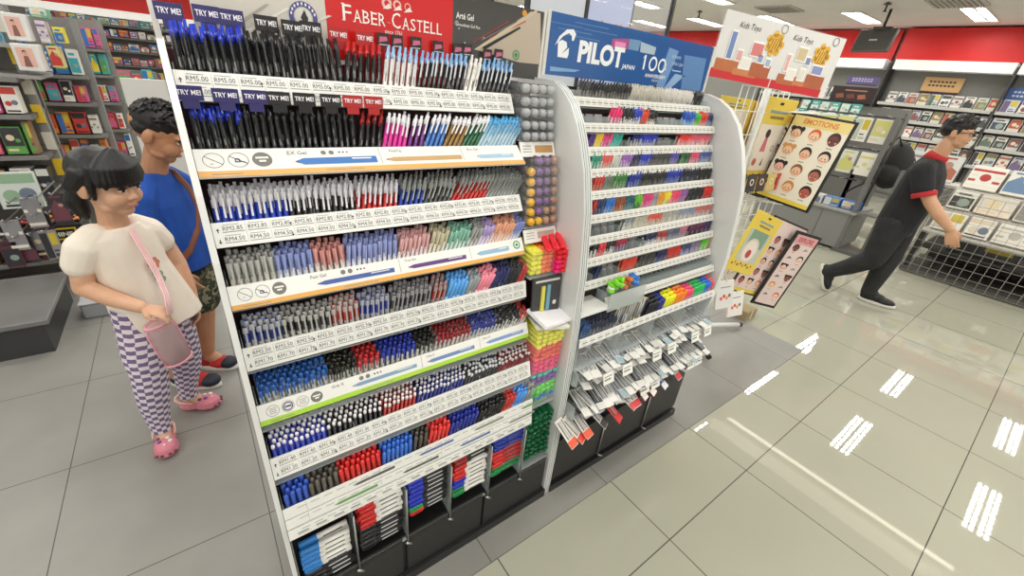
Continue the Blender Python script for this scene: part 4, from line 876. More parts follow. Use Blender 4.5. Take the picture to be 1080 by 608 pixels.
for k in range(3): hl(BX + .05 + .028 * k, .848, 1.088 + .002 * k, 'red', 'in the upper heap of the clear column', -.5, .1)
ROWS = [('yellow', 3), ('yellow ', 1), ('coral', 3), ('pink', 3), ('teal', 1), ('violet', 2), ('lime', 2), ('green', 1), ('blue', 1)]
z = .815
for col, n in ROWS:
    for q in range(n):
        for c in range(5):
            hl(BX + .03 + .0235 * c, .818 + rp.uniform(-.004, .004), z, col, 'in the lower stack of the clear column', 0, .08)
        z -= .0178
for r in range(9):
    for c in range(5):
        hl(BX + .03 + .0235 * c, .801 - .004 * (r % 3 == 2) + rp.uniform(-.004, .004), .455 - .021 * r - .012 * (r // 3), 'dark green', 'at the bottom of the clear column', 0, .1)
# stick pack and paper pads half-way up the column
t = tag(empty('pen_pack', (BX + .07, .85, .925)), 'black card pack with a yellow and a blue stick in the clear column', 'pack')
Fp = Matrix.Rotation(PI / 2 - .12, 4, 'X') @ Matrix.Rotation(-.05, 4, 'Z'); b = MB(); b.box((0, 0, 0), (.115, .12, .008), M('#3b3a3c', .35), Fp); b.build('card', t); b = MB(); b.box((-.018, -.01, .006), (.013, .085, .006), M('#d9cf5a', .5), Fp); b.build('yellow_stick', t)['label'] = 'yellow stick'; b = MB(); b.box((.004, -.008, .006), (.013, .085, .006), M('#6fa2b4', .5), Fp); b.build('blue_stick', t)['label'] = 'blue stick'; b = MB(); rect(b, -.05, .045, .05, .052, M('#d5d2cc', .5), .0045, Fp); disc(b, .035, -.03, .008, M('#d5d2cc', .5), .0045, 12, Fp); b.build('print', t)
for k, (w_, d_, an, lab, z) in enumerate(((.13, .09, .15, 'white paper pad leaning at an angle under the black stick pack', .862), (.12, .1, -.2, 'white paper pad lying flat on the yellow highlighters', .842))):
    b = MB(); T = Matrix.Translation((BX + .07, .82 + .01 * k, z)) @ Euler((.25 - .15 * k, .12, an)).to_matrix().to_4x4()
    for q in range(4): b.box((.001 * q, .001 * q, -.003 + .0022 * q), (w_, d_, .002), M('#e9e7ea' if k == 0 else '#dcdccf', .6), T)
    tag(b.build('paper_pad'), lab, 'paper')

# ---------------------------------------------------------------- bin of lying markers under the lowest label strip
b = MB(); 
for x in (.003, .152, .302, .45, .60, .742): b.box((x, .80, .325), (.0025, .055, .25), ACREDGE)
for x in (.152, .302, .45, .60, .742): b.tube([(x, .766, .2), (x, .766, .45)], .0028, STEEL, 6); b.tube([(x - .008, .764, .205), (x + .01, .762, .19)], .004, STEEL, 6)
b.box((.37, .80, .21), (.74, .06, .003), ACREDGE); b.box((.37, .84, .34), (.745, .004, .3), M('#231a1b', .5))
sp(b, 'marker_bin')
def board_marker(body, cap):
    key = ('bm', body, cap)
    if key in _pen: return _pen[key]
    T = Matrix.Rotation(PI / 2, 4, 'Y'); b = MB(); b.lathe([(.0065, .1245), (.0082, .124), (.0082, .04)][::-1], M(body, .4), 12, T); b.box((.085, -.0076, .0), (.05, .0012, .004), M('#4a4a50' if body != '#17171a' else '#cfcfcf', .5)); me = b.data('marker_body')
    b = MB(); b.lathe([(.0075, 0), (.0088, .003), (.0088, .044), (.0082, .046)], M(cap, .4), 12, T); b.box((.022, -.0096, 0), (.036, .003, .004), M(cap, .4)); c = b.data('marker_cap')
    _pen[key] = [('body', me), ('cap', c)]; return _pen[key]
WH = '#ece9e2'
BINS = [(.008, [[(WH, '#2f7cc4')] * 5, [('#17171a', '#17171a')] * 4], .085), (.157, [[(WH, '#c0211f')] * 6, [('#17171a', '#17171a')] * 5], .0), (.307, [[('#17171a', '#1c2fae')] * 7, [('#17171a', '#138a3e'), ('#17171a', '#c9251f')]], .0),
        (.455, [[('#17171a', '#8f1c1b')] * 3 + [(WH, '#c9251f')] * 3 + [(WH, '#1c2fae')] * 2 + [(WH, '#0f7d3b')] * 2], .0), (.606, [[('#1a2f94', '#1a2f94')] * 4 + [('#b02420', '#c9251f')] * 4 + [('#0f7d3b', '#0f7d3b')] * 2], .0)]
NM = {'#b02420': 'red', '#2f7cc4': 'light blue', '#17171a': 'black', '#c0211f': 'red', '#1c2fae': 'blue', '#138a3e': 'green', '#c9251f': 'bright red', '#8f1c1b': 'dark red', '#0f7d3b': 'green', '#1a2f94': 'blue'}
ORD = ['first', 'second', 'third', 'fourth', 'fifth']
for bi, (x, stacks, drop) in enumerate(BINS):
    flat = [m for s_ in stacks for m in s_]; n = len(flat); top = .462 - drop
    for i, (body, cap) in enumerate(flat):
        for dpt in range(2):
            z = top - i * .0198 + (.0 if dpt == 0 else .006)
            if z < .226: continue
            mw = Matrix.Translation((x + .004 + rp.uniform(0, .010), .785 + .0195 * dpt - .0015 * (i % 2), z)) @ Matrix.Rotation(rp.uniform(-.012, .012), 4, 'Z') @ Matrix.Rotation(rp.uniform(-.01, .01), 4, 'Y')
            place_pen('board_marker', board_marker(body, cap), mw, f"{'white' if body == WH else NM[body]} marker with {NM[cap]} cap lying in the {ORD[bi]} bottom bin", f"{NM[cap]}-capped markers in the {ORD[bi]} bottom bin", 'marker')

# ================================================================ right pen stand
X0, X1 = .925, 1.78
RPROF = [(.80, .55), (.778, .7), (.774, .9), (.794, 1.1), (.808, 1.19), (.826, 1.26), (.865, 1.36), (.91, 1.44), (.965, 1.495), (1.02, 1.525), (1.082, 1.541), (1.2, 1.545)]
rs = tag(empty('pen_stand', (1.36, .95, 0)), 'white pen stand under the blue sign, with plain curved end panel', 'display stand'); RI = Matrix.Translation((-1.36, -.95, 0))
def rpart(b, name, par=None): return b.build(name, par or rs, RI if par is None else None)
p = side_panel(.907, .014, rs); p.matrix_basis = RI
p = side_panel(1.80, .03, rs, .55, RPROF, False); p.matrix_basis = RI; p['label'] = 'plain white curved end panel'
b = MB(); b._new([(X0, .885, .3), (1.8, .885, .3), (1.8, 1.125, 1.5), (X0, 1.125, 1.5)], [(0, 1, 2, 3)], M('#4a4340', .6)); b.box((1.36, 1.2, .77), (.9, .02, 1.5), M('#4b4643', .6)); rpart(b, 'back_panel')
b = MB()
for x0, x1 in ((.925, 1.19), (1.195, 1.497), (1.502, 1.785)): b.box(((x0 + x1) / 2, .80, .178), (x1 - x0, .07, .215), DARK, bev=.003)
rpart(b, 'base_drawers')
b = MB(); b.box((1.36, .773, .02), (.88, .03, .04), M('#1b1b1b', .35)); b.box((1.36, .79, .047), (.88, .03, .006), M('#3d3c3a', .3)); rpart(b, 'kick_rail')
for x in (1.19, 1.5): b = MB(); b.tube([(x, .757, .07), (x, .757, .262)], .0026, STEEL, 6); b.tube([(x - .006, .75, .075), (x + .012, .74, .066)], .004, STEEL, 6); rpart(b, 'divider_rod')
RT = [(1.045, 1.496), (1.0, 1.424), (.985, 1.352), (.962, 1.286), (.935, 1.22), (.908, 1.147), (.889, 1.079), (.866, 1.010), (.852, .930), (.813, .864)]
RPX = [(608.8, 101.3, 744.4, 111.9), (617.5, 129.4, 751, 133), (621, 153.8, 747, 152.5), (623.8, 178, 747.5, 170.6), (625, 202.5, 749.4, 188.8), (625, 225, 750, 208.8), (624.4, 247.5, 748.8, 226), (621.9, 272.5, 748.8, 243.8), (620, 295, 745, 263), (613.8, 315, 750, 280)]
def rx(k, px):
    x0, y0, x1, y1 = RPX[k]; return min(max(aty(px, y0 + (y1 - y0) * (px - x0) / (x1 - x0), RT[k][0]).x, X0 + .006), X1 - .01)
for k, (yt, zt) in enumerate(RT):
    xs = X0 + .002 if k < 9 else X0 + .16
    F = frame((xs, yt - .011, zt - .027), (1, 0, 0), (0, .011, .027)); W = X1 + .012 - xs; b = MB(); b.box((W / 2, .0145, -.0015), (W, .029, .003), M('#dedcd4', .4)); o = b.build('label_strip', rs, RI @ F)
    L = MB()
    for i in range(30):
        x = .012 + i * (W - .02) / 30
        rect(L, x, .019, x + .018, .0202, GREYINK); rect(L, x, .0115, x + .021, .0145, M('#6d6c6a', .6)); rect(L, x, .006, x + .019, .0072, GREYINK)
    L.build('lettering', o)
    b = MB(); d = .06; b.box(((xs + X1) / 2, yt - .008 + d / 2, zt - .032), (X1 - xs, d, .0025), ACREDGE)
    for i in range(25): b.box((xs + .004 + i * (X1 - xs - .008) / 24, yt + .03, zt - .006), (.0012, .05, .045), ACREDGE)
    rpart(b, 'tray')
def rpen(top, body, typ='r'):
    key = ('rp', top, body, typ)
    if key in _pen: return _pen[key]
    mt, mb_ = M(top, .35), M(body, .35); b = MB(); L = .078
    if typ == 'h': b.lathe([(.0055, 0, mb_), (.0065, .006, mb_), (.0065, L - .03, mt), (.0072, L - .028, mt), (.007, L - .004, mt), (.005, L, mt), (1e-4, L + .001, mt)], mt, 8)
    else: b.lathe([(.004, 0, mb_), (.0052, .006, mb_), (.0052, L - .026, mt), (.0054, L - .024, mt), (.0052, L - .006, mt), (.003, L - .004, mt), (.003, L + .003, mt)], mt, 7)
    b.box((0, -.0072 - .001 * (typ == 'h'), L - .02), (.004, .002, .03), mt, bev=.0006)
    _pen[key] = [('pen', b.data('slim_pen'))]; return _pen[key]
EM = None
RTIERS = [
 [(612, 622, '#3a3a3a', '#8b8a86', 'dark'), (622, 664, '#151515', '#77756f', 'black-topped grey'), (664, 700, '#c9c4b6', '#b3afa4', 'beige'), (700, 730, '#d9d4cd', '#c2bcb4', 'pale'), (732, 740, '#141414', '#1b1b1b', 'jet black')],
 [(645, 655, '#e0306e', '#d9a9b9', 'pink-topped'), (655, 668, '#1d1d1f', '#dcdad6', 'black-topped white'), (668, 676, '#2b45b8', '#d5d5d8', 'blue-topped white'), (676, 683, '#d8482a', '#c96a54', 'orange red'), (683, 692, '#1b1b1c', '#dcd6cc', 'black-topped cream'), (722, 732, '#2453b4', '#8fb3dd', 'blue'), (732, 738, '#3fae3c', '#a9d59a', 'green'), (738, 745, '#cf3f25', '#d99a86', 'red'), (745, 752, '#1e2560', '#8a8fb0', 'navy')],
 [(621, 627, '#5a3a86', '#6a4a90', 'violet'), (627, 635, '#e6c531', '#e9d46a', 'yellow'), (635, 645, '#e0508a', '#e88ab0', 'pink'), (645, 655, '#2aa392', '#66c2b4', 'teal'), (666, 675, '#16206e', '#b9b6ae', 'dark blue topped grey'), (675, 692, '#1b2fae', '#a6a9c4', 'blue-topped silver'), (716, 728, '#e8352c', '#e0a7a4', 'red-topped pink'), (728, 748, '#dd5f72', '#e3b7bb', 'rose')],
 [(623, 634, '#3a9a7e', '#a9cfc0', 'sea green'), (634, 645, '#d9605a', '#e3bdb6', 'coral'), (645, 655, '#d6d8cf', '#cdd3cc', 'ivory'), (655, 666, '#9a68b4', '#c9add4', 'lilac'), (667, 675, '#2a2f52', '#5a5a5e', 'charcoal blue'), (675, 686, '#2a36b0', '#8388c2', 'cobalt'), (686, 706, '#3f3f3e', '#6e6c66', 'graphite'), (707, 715, '#5a50a0', '#8f88bc', 'violet blue'), (718, 727, '#2a5c38', '#5e8a5f', 'forest green'), (728, 737, '#d2476a', '#e3a0b0', 'rose pink'), (737, 750, '#4a5d9a', '#9aa2c0', 'steel blue')],
 [(626, 636, '#bf3a30', '#c97a6c', 'brick red'), (636, 644, '#6a746a', '#8d948c', 'grey green'), (644, 660, '#3f7a3a', '#86a27e', 'green'), (663, 675, '#1f2f8e', '#6f7db4', 'blue'), (675, 702, '#191919', '#5a5954', 'black'), (702, 717, '#1c2f9c', '#6a78b0', 'royal blue'), (718, 735, '#171a30', '#3f4152', 'midnight blue'), (735, 752, '#131313', '#2b2b2b', 'jet black')],
 [(625, 629, '#b9302a', '#8d2a26', 'red'), (629, 638, '#1b2a54', '#5a6a8c', 'dark blue'), (638, 648, '#2a72c4', '#7fa6d8', 'sky blue'), (648, 659, '#8a4524', '#b98a66', 'rust brown'), (659, 669, '#1d5560', '#6a9298', 'dark teal'), (669, 677, '#6cc22c', '#3a7a2c', 'lime green'), (677, 688, '#d02f78', '#dc8cb0', 'magenta'), (688, 693, '#8a9094', '#b0b4b6', 'grey'), (693, 700, '#e09a28', '#dcb25c', 'amber'), (700, 707, '#e6d23a', '#e6da7a', 'yellow'), (707, 717, '#e2446c', '#e890aa', 'pink'), (717, 724, '#8a5a9c', '#a884b4', 'purple'), (724, 741, '#151515', '#2a2826', 'black'), (741, 752, '#d02820', '#b83a30', 'scarlet')],
 [(658, 668, '#8a8f92', '#cfcdc6', 'silver grey'), (668, 682, '#b9b4a2', '#d2ccba', 'cream grey'), (682, 697, '#d85a48', '#d3c6b6', 'red-topped cream'), (697, 715, '#a9a79e', '#d0cbbd', 'cream'), (715, 732, '#8d97ae', '#cfcac2', 'blue grey'), (732, 750, '#c4736c', '#c9b8b4', 'dusty rose')],
 [(623, 630, '#1b1b1d', '#d9d6d0', 'black and white'), (630, 638, '#d32f3a', '#d98a8a', 'red and white'), (638, 648, '#1d1d1f', '#cfcdc6', 'black-topped silver'), (648, 660, '#9a2438', '#8f93b0', 'crimson topped blue'), (681, 692, '#1d2448', '#e6e6ea', 'navy and white'), (692, 703, '#a03a30', '#e3d3c8', 'russet and white'), (703, 716, '#5a6070', '#9a9fae', 'slate'), (716, 724, '#b06a80', '#ab9aa2', 'mauve'), (726, 742, '#5c1f48', '#3a2a34', 'plum'), (742, 750, '#2b1f52', '#4a3a66', 'dark violet')],
 [(628, 634, '#1b2550', '#3a4468', 'navy'), (656, 671, '#e0442a', '#c96a50', 'orange red'), (673, 690, '#3a3736', '#5d5854', 'dark grey'), (692, 703, '#1f2556', '#5a5f86', 'navy topped'), (703, 717, '#d2301f', '#b04a3a', 'vermilion'), (718, 728, '#4a5078', '#9aa0bc', 'slate blue'), (728, 738, '#8a7a94', '#b0a6b8', 'grey lilac'), (738, 746, '#64c83a', '#a6d886', 'lime'), (746, 752, '#d8562a', '#d98a62', 'orange')],
]
RNM = ['rollerball_pen'] * 3 + ['slim_gel_pen'] * 3 + ['slim_pencil'] * 3
RROW = ['top', 'second', 'third', 'fourth', 'fifth', 'sixth', 'seventh', 'eighth', 'ninth']
for k, comps in enumerate(RTIERS):
    yt, zt = RT[k]
    for pa, pb, ct, cb, words in comps:
        xa, xb = rx(k, pa), rx(k, pb); n = max(1, round((xb - xa) / (.0138 if k not in (3, 4, 5) else .0145))); parts = rpen(ct, cb); lean = .34 + rp.uniform(-.04, .04)
        for r in range(2):
            for i in range(n):
                x = xa + (i + .5) * (xb - xa) / n; d = Vector((math.sin(lean + rp.uniform(-.012, .012)), .1 + rp.uniform(-.008, .008), 0)); d.z = math.sqrt(1 - d.x ** 2 - d.y ** 2)
                z0 = zt + .044 + .004 * r + rp.uniform(-.004, .004) - .08 * d.z; q = (zt - z0) / d.z
                place_pen(RNM[k], parts, axis_frame((max(x - d.x * q, X0 + .006), yt + .011 + .014 * r - d.y * q, z0), d, (rp.uniform(-.5, .5), -1, 0)), f'{words} slim pen in the {RROW[k]} row of the right stand', f'{words} slim pens in the {RROW[k]} row of the right stand')
    # empty compartments show a grey sample card
cards = [(1, 615, 644, 3), (1, 693, 721, 4), (2, 656, 665, 1), (2, 693, 715, 3), (6, 625, 657, 4), (7, 661, 680, 2), (8, 620, 627, 1), (8, 635, 655, 3)]
for k, pa, pb, n in cards:
    yt, zt = RT[k]; xa, xb = rx(k, pa), rx(k, pb)
    for i in range(n):
        b = MB(); F = frame((xa + (i + .5) * (xb - xa) / n, yt + .03, zt - .028), (1, 0, 0), (0, .25, 1)); b.box((0, .026, 0), ((xb - xa) / n * .82, .05, .0016), M(['#8f8d88', '#7d7a80', '#9a8f92', '#85898c'][i % 4], .4)); o = b.build('sample_card', None, F)
        tag(o, f'grey sample card in an empty compartment of the {RROW[k]} row, right stand', 'card', f'sample cards in the {RROW[k]} row of the right stand')
        b = MB(); rect(b, -.008, .03, .008, .038, M('#b9b6b0', .5), .0012); b.build('print', o)
# eraser box on the ledge
t = tag(empty('eraser_box', (1.12, .80, .88)), 'clear box of green, orange and blue erasers on the ledge of the right stand', 'box'); TI = Matrix.Translation((-1.12, -.8, -.88))
xa, xb = aty(642, 306, .80).x, aty(676, 296, .80).x
b = MB(); b.box(((xa + xb) / 2, .78, .865), (xb - xa + .02, .002, .07), ACREDGE); b.box(((xa + xb) / 2, .81, .835), (xb - xa + .02, .06, .003), ACREDGE); b.build('box', t, TI)
for i in range(14):
    col, w = (('#7ad22c', 'lime green'), ('#c96a34', 'orange'), ('#2f74c4', 'blue'))[0 if i < 6 else 1 if i < 10 else 2]
    b = MB(); b.box((0, 0, 0), (.02, .03, .014), M(col, .5), None, .003); b.box((0, .004, 0), (.0206, .018, .0146), M('#d9d6cf', .5)) if i % 3 == 0 else None
    o = b.build('eraser', None, Matrix.Translation((xa + .012 + (xb - xa - .02) * i / 14, .80 + .012 * (i % 2), .905 + .012 * (i % 3))) @ Euler((rp.uniform(-.4, .4), rp.uniform(-.5, .5), rp.uniform(-.6, .6))).to_matrix().to_4x4()); tag(o, f'{w} eraser in the clear box on the ledge', 'eraser', f'{w} erasers in the clear box')
b = MB(); b.box((1.0, .83, .845), (.15, .1, .006), WHITE); rpart(b, 'ledge')
b = MB(); F = frame((1.08, .805, .838), (1, 0, 0), (0, .012, .027)); b.box((.35, .0145, -.002), (.7, .03, .004), WHITE, F); rpart(b, 'ledge_front')
# big clear tray with tags, markers and packs
YT, ZT = .767, .763
F = frame((X0 + .003, YT - .006, ZT - .03), (1, 0, 0), (0, .006, .03)); b = MB(); W = X1 - X0; b.box((W / 2, .015, -.0015), (W, .031, .003), WHITE); o = b.build('label_strip', rs, RI @ F); L = MB()
for i in range(22): x = .012 + i * W / 22.5; rect(L, x, .02, x + .022, .0212, GREYINK); rect(L, x, .011, x + .026, .0145, M('#6d6c6a', .6)); rect(L, x, .005, x + .02, .0062, GREYINK)
L.build('lettering', o)
b = MB(); b.box(((X0 + X1) / 2, .764, .685), (W, .002, .095), ACR); b.box(((X0 + X1) / 2, .762, .636), (W, .008, .006), ACREDGE); b.box(((X0 + X1) / 2, .81, .637), (W, .09, .003), ACREDGE)
for i in range(5): b.box((X0 + .004 + i * (W - .008) / 4, .81, .70), (.002, .09, .12), ACREDGE)
rpart(b, 'front_tray')
TR = [(612, 622, '#2a4a7a', '#5a6a86', 'denim blue', 'r'), (622, 650, '#1c2438', '#77787e', 'dark navy', 'r'), (684, 694, '#16171c', '#2c2c34', 'black', 'h'), (694, 701, '#1a2a86', '#26327e', 'ink blue', 'h'), (699, 711, '#eeea18', '#dcd84a', 'neon yellow', 'h'), (711, 723, '#f58a1e', '#efa04a', 'neon orange', 'h'), (723, 731, '#ee4a7c', '#e87a9c', 'neon pink', 'h'), (731, 742, '#22b45a', '#6ccc8e', 'bright green', 'h'), (742, 749, '#2a6ed0', '#6a98dc', 'bright blue', 'h'), (749, 757, '#f0503c', '#ec8070', 'coral red', 'h')]
for pa, pb, ct, cb, words, ty in TR:
    pts = [aty(px, 361 + (305.6 - 361) * (px - 607.5) / (752.5 - 607.5), YT).x for px in (pa, pb)]; xa, xb = max(pts[0], X0 + .01), min(pts[1], X1 - .02); n = max(2, round((xb - xa) / .0165))
    for r in range(3):
        for i in range(n):
            x = xa + (i + .5) * (xb - xa) / n; lean = .42; d = Vector((math.sin(lean), .06, 0)); d.z = math.sqrt(1 - d.x ** 2 - d.y ** 2); z0 = ZT + .04 + .004 * r + rp.uniform(-.004, .004) - .08 * d.z; q = (ZT - z0) / d.z
            place_pen('text_marker' if ty == 'h' else 'fine_pen', rpen(ct, cb, ty), axis_frame((x - d.x * q, YT + .013 + .0175 * r - d.y * q, z0), d, (rp.uniform(-.4, .4), -1, 0)), f'{words} marker standing in the deep clear tray', f'{words} markers in the deep clear tray', 'marker')
def blister(col, band, w=.036, L=.12):
    key = ('bl', col, band, w, L)
    if key in _pen: return _pen[key]
    b = MB(); b.box((0, 0, 0), (w, L, .0018), M(col, .35), bev=.0006); me = b.data('pack_card'); c = MB(); c.box((0, -L * .36, .0014), (w * .96, L * .24, .0012), M(band, .4)); c = c.data('pack_band')
    d = MB()
    for i in range(3): d.tube([(-w * .26 + w * .26 * i, -L * .2, .003), (-w * .26 + w * .26 * i, L * .42, .003)], .0022, M(['#77777a', '#c9c9c4', '#8a8d98'][i], .3), 5)
    _pen[key] = [('card', me), ('band', c), ('refills', d.data('pack_refills'))]; return _pen[key]
def place_blister(p, rot, col, band, lab, grp=None, w=.036, L=.12):
    o = place_pen('refill_pack', blister(col, band, w, L), Matrix.Translation(p) @ Euler(rot).to_matrix().to_4x4(), lab, grp, 'pack')
BEIGE = [(650, 660), (660, 672), (672, 685)]
for i in range(9):
    px = 651 + i * 3.9; x = aty(px, 361 - .382 * (px - 607.5), YT).x; place_blister((x + .02, .795 + .004 * (i % 3), .765 + .01 * (i % 2)), (1.42, .42, .0), '#c4b79a' if i % 2 else '#b9ab88', '#ddd7c6', 'beige refill pack standing in the deep clear tray', 'beige packs in the deep clear tray', .03, .1)
for i in range(4):
    x = X0 + .05 + i * .055; place_blister((x + .03, .782, .745), (1.42, .4, 0), '#a9a7a2', '#8d8f96', 'grey tagged refill pack at the left end of the deep clear tray', 'grey packs in the deep clear tray', .03, .09)
# two racks of refill packs below
b = MB()
for z, y in ((.575, .76), (.43, .745)):
    b.box(((X0 + X1) / 2, y + .06, z), (W, .14, .004), ACREDGE)
    for i in range(8): b.box((X0 + .004 + i * (W - .01) / 7, y + .03, z + .03), (.002, .1, .06), ACREDGE)
rpart(b, 'refill_rack')
n_t = 0
for z, y, xs in ((.615, .738, (1.045, 1.15, 1.33, 1.43, 1.60, 1.7)), (.47, .724, (1.29, 1.36, 1.62, 1.68))):
    for x in xs:
        b = MB(); F = frame((x - .028, y - .045, z - .034), (1, 0, 0), (0, .3, 1)); b.box((.028, .022, 0), (.055, .044, .0015), CARD, F); o = b.build('price_card', None); n_t += 1
        L = MB(); rect(L, .006, .028, .046, .032, GREYINK, .001, F); rect(L, .006, .014, .04, .022, M('#9a9994', .6), .001, F); L.build('lettering', o)
        lev = 'upper' if z > .55 else 'lower'; tag(o, f"white price card on the {lev} refill rack, {dict(zip(xs, ORD + ['sixth']))[x]} from the left", 'card', f'white price cards on the {lev} refill rack')
VAR = [('#d9d8d2', '#e4e2dc', 'white'), ('#b4b4b0', '#cfcec8', 'grey'), ('#2c2c30', '#dcdad4', 'black and white'), ('#c9cdd0', '#9fb4bc', 'pale blue'), ('#d8d6ce', '#c4262a', 'white and red'), ('#7d8086', '#e0ded8', 'steel grey')]
def packs(n, y, z, seq, where, dz=.0, pitch=-.18):
    for i in range(n):
        col, band, w = VAR[seq[i % len(seq)]]; x = X0 + .045 + (W - .10) * i / (n - 1)
        place_blister((x, y + rp.uniform(-.008, .008), z + .0042 * (i % 5) + dz), (pitch * -1 + rp.uniform(-.1, .06), rp.uniform(-.12, .12), rp.uniform(-.35, .2)), col, band, f'{w} refill pack lying on the {where}', f'{w} refill packs on the {where}')
packs(19, .765, .592, [1, 2, 0, 5, 0, 3, 1, 0, 2, 0], 'upper refill rack')
packs(19, .770, .625, [0, 0, 1, 0, 3, 2, 0], 'upper refill rack')
packs(24, .745, .455, [2, 2, 5, 0, 3, 0, 1], 'lower refill rack')
packs(24, .735, .486, [0, 0, 2, 0, 0, 1, 3], 'lower refill rack', 0, -.3)
HANG = [(600, 462, '#e3ded4', '#e0542e', 'white pack with an orange band'), (608, 458, '#e6ddd2', '#d9402a', 'cream pack with a red band'), (616, 452, '#dcd5cc', '#e2532e', 'white pack with a vermilion band'), (631, 443, '#cfccc8', '#2b2426', 'white and black pack'), (648, 437, '#d8302c', '#c82a28', 'all-red pack'), (662, 424, '#e0dcd6', '#cf4a50', 'white and rose pack'), (668, 420, '#e2ded6', '#d2363c', 'white pack with a crimson end'), (676, 413, '#d2262a', '#e6e0da', 'red pack with a white end'), (684, 409, '#c82426', '#e8e2dc', 'red and white pack'), (697, 402, '#3a50b0', '#e4e2de', 'blue and white pack'), (712, 392, '#dfe1e0', '#cf2f33', 'white pack with a red corner'), (718, 382, '#e5e4de', '#1d1d1f', 'white and black end pack')]
for i, (px, py, col, band, w) in enumerate(HANG):
    p = aty(px, py, .70); place_blister((p.x, .715, p.z + .01), (.62 + rp.uniform(-.1, .1), rp.uniform(-.1, .1), rp.uniform(.0, .5)), col, band, f'{w} drooping over the edge of the lowest rack', None, .042, .115)
# blue sign
t = tag(empty('header_sign', (1.36, SY, 1.63)), 'blue maker sign standing on top of the right pen stand', 'sign'); F = frame((0, SY, 1.5), (1, 0, 0), (0, 0, 1)); FI = Matrix.Translation((-1.36, -SY, -1.63)) @ F; I2 = F.inverted()
xa, xb = L2(578, 40)[0], L2(745, 80)[0]; b = MB(); b.box(((xa + xb) / 2, .13, -.004), (xb - xa, .165, .008), M('#2c5a98', .15)); fb = b.build('board', t, FI)
for x in (xa - .006, xb + .004): b = MB(); b.box((x, .13, -.003), (.012, .17, .014), M('#d4d2cc', .4)); b.build('end_post', t, FI)
WL = M('#eef0f0', .5); b = MB()
poly(b, [L2(585, 48), L2(590, 38), L2(598, 31), L2(605, 31), L2(607.5, 36), L2(605, 43), L2(603, 43), L2(603, 38), L2(600, 35), L2(594, 38)], WL, .0008)
poly(b, [L2(588.5, 44), L2(593, 42), L2(597.5, 44.5), L2(598, 50), L2(592.5, 56.5), L2(600, 50.5), L2(599.5, 57), L2(598, 61.5), L2(587.7, 60)], WL, .0008); poly(b, [L2(592, 56), L2(599, 50), L2(599, 51)], M('#2c5a98', .2), .001)
x, y = L2(608.5, 64); x2, _ = L2(656, 70); put_text(b, 'PILOT', x, y, .057, WL, .0009, width=x2 - x, bold=.045)
x, y = L2(655, 72); x2, _ = L2(669, 72.5); put_text(b, 'JAPAN', x, y, .014, WL, .0009, width=x2 - x, bold=.02, shear=.15)
x, y = L2(676.5, 73); rect(b, x + .004, y, x + .013, y + .046, WL, .0009); poly(b, [(x - .004, y + .034), (x + .005, y + .038), (x + .005, y + .046)], WL, .0009); x, y = L2(688.5, 67.5)
disc(b, x, y, .024, WL, .0009, 22, None, .0165); x, y = L2(698, 69.5); disc(b, x, y, .024, WL, .001, 22, None, .0165); x, y = L2(702, 73.5); disc(b, x, y, .0025, WL, .0009, 10)
x, y = L2(679.5, 81); x2, _ = L2(701, 84); put_text(b, 'ANNIVERSARY', x, y, .012, WL, .0009, width=x2 - x, bold=.015); x, y = L2(687, 86); put_text(b, '1918-2018', x, y, .009, WL, .0009, width=.035)
for i, (py, w_) in enumerate(((65, 'Company'), (72.5, 'Made in Japan'), (79, '— since 1918'))): x, y = L2(709, py - 4); put_text(b, w_ if i < 2 else '', x + .006, y, .013, M('#c9d6e4', .5), .0009, width=.05 + .012 * i) if i < 2 else rect(b, x, y, x + .055, y + .004, M('#b9c9dc', .5), .0009); disc(b, x, y + .004, .004, M('#c9d6e4', .5), .0009, 10, None, .0025)
b.build('lettering', fb)
b = MB(); poly(b, [L2(646, 41), L2(663.5, 41), L2(661.5, 52), L2(644.5, 50.5)], M('#b24a86', .3), .0006); rect(b, *L2(648, 48.5), *L2(660, 45.5), M('#e090bc', .4), .0009); poly(b, [L2(664, 41), L2(676, 43), L2(673, 54), L2(662, 52)], M('#6f93b8', .3), .0006); b.build('pink_tag', fb)
b = MB()
for pts, c in ((((676, 44), (692, 50), (690, 58), (675, 55)), '#a9bccb'), (((706, 50), (716, 54), (700, 92), (692, 91)), '#6d95c4'), (((722, 58), (745, 62), (738, 96), (718, 94)), '#5b84b6'), (((580, 70), (612, 74), (606, 76), (580, 75)), '#7fa6cc'), (((712, 78), (722, 80), (706, 94), (700, 93)), '#8fb0d4')): poly(b, [L2(*p_) for p_ in pts][::-1], M(c, .3), .0004)
for k in range(5): poly(b, [L2(580 + 9 * k, 22 + 7 * k % 20), L2(615 + 9 * k, 29 + 7 * k % 20), L2(615 + 9 * k, 30 + 7 * k % 20), L2(580 + 9 * k, 23 + 7 * k % 20)], M('#4f7cb4', .3), .0004)
b.build('artwork', fb)

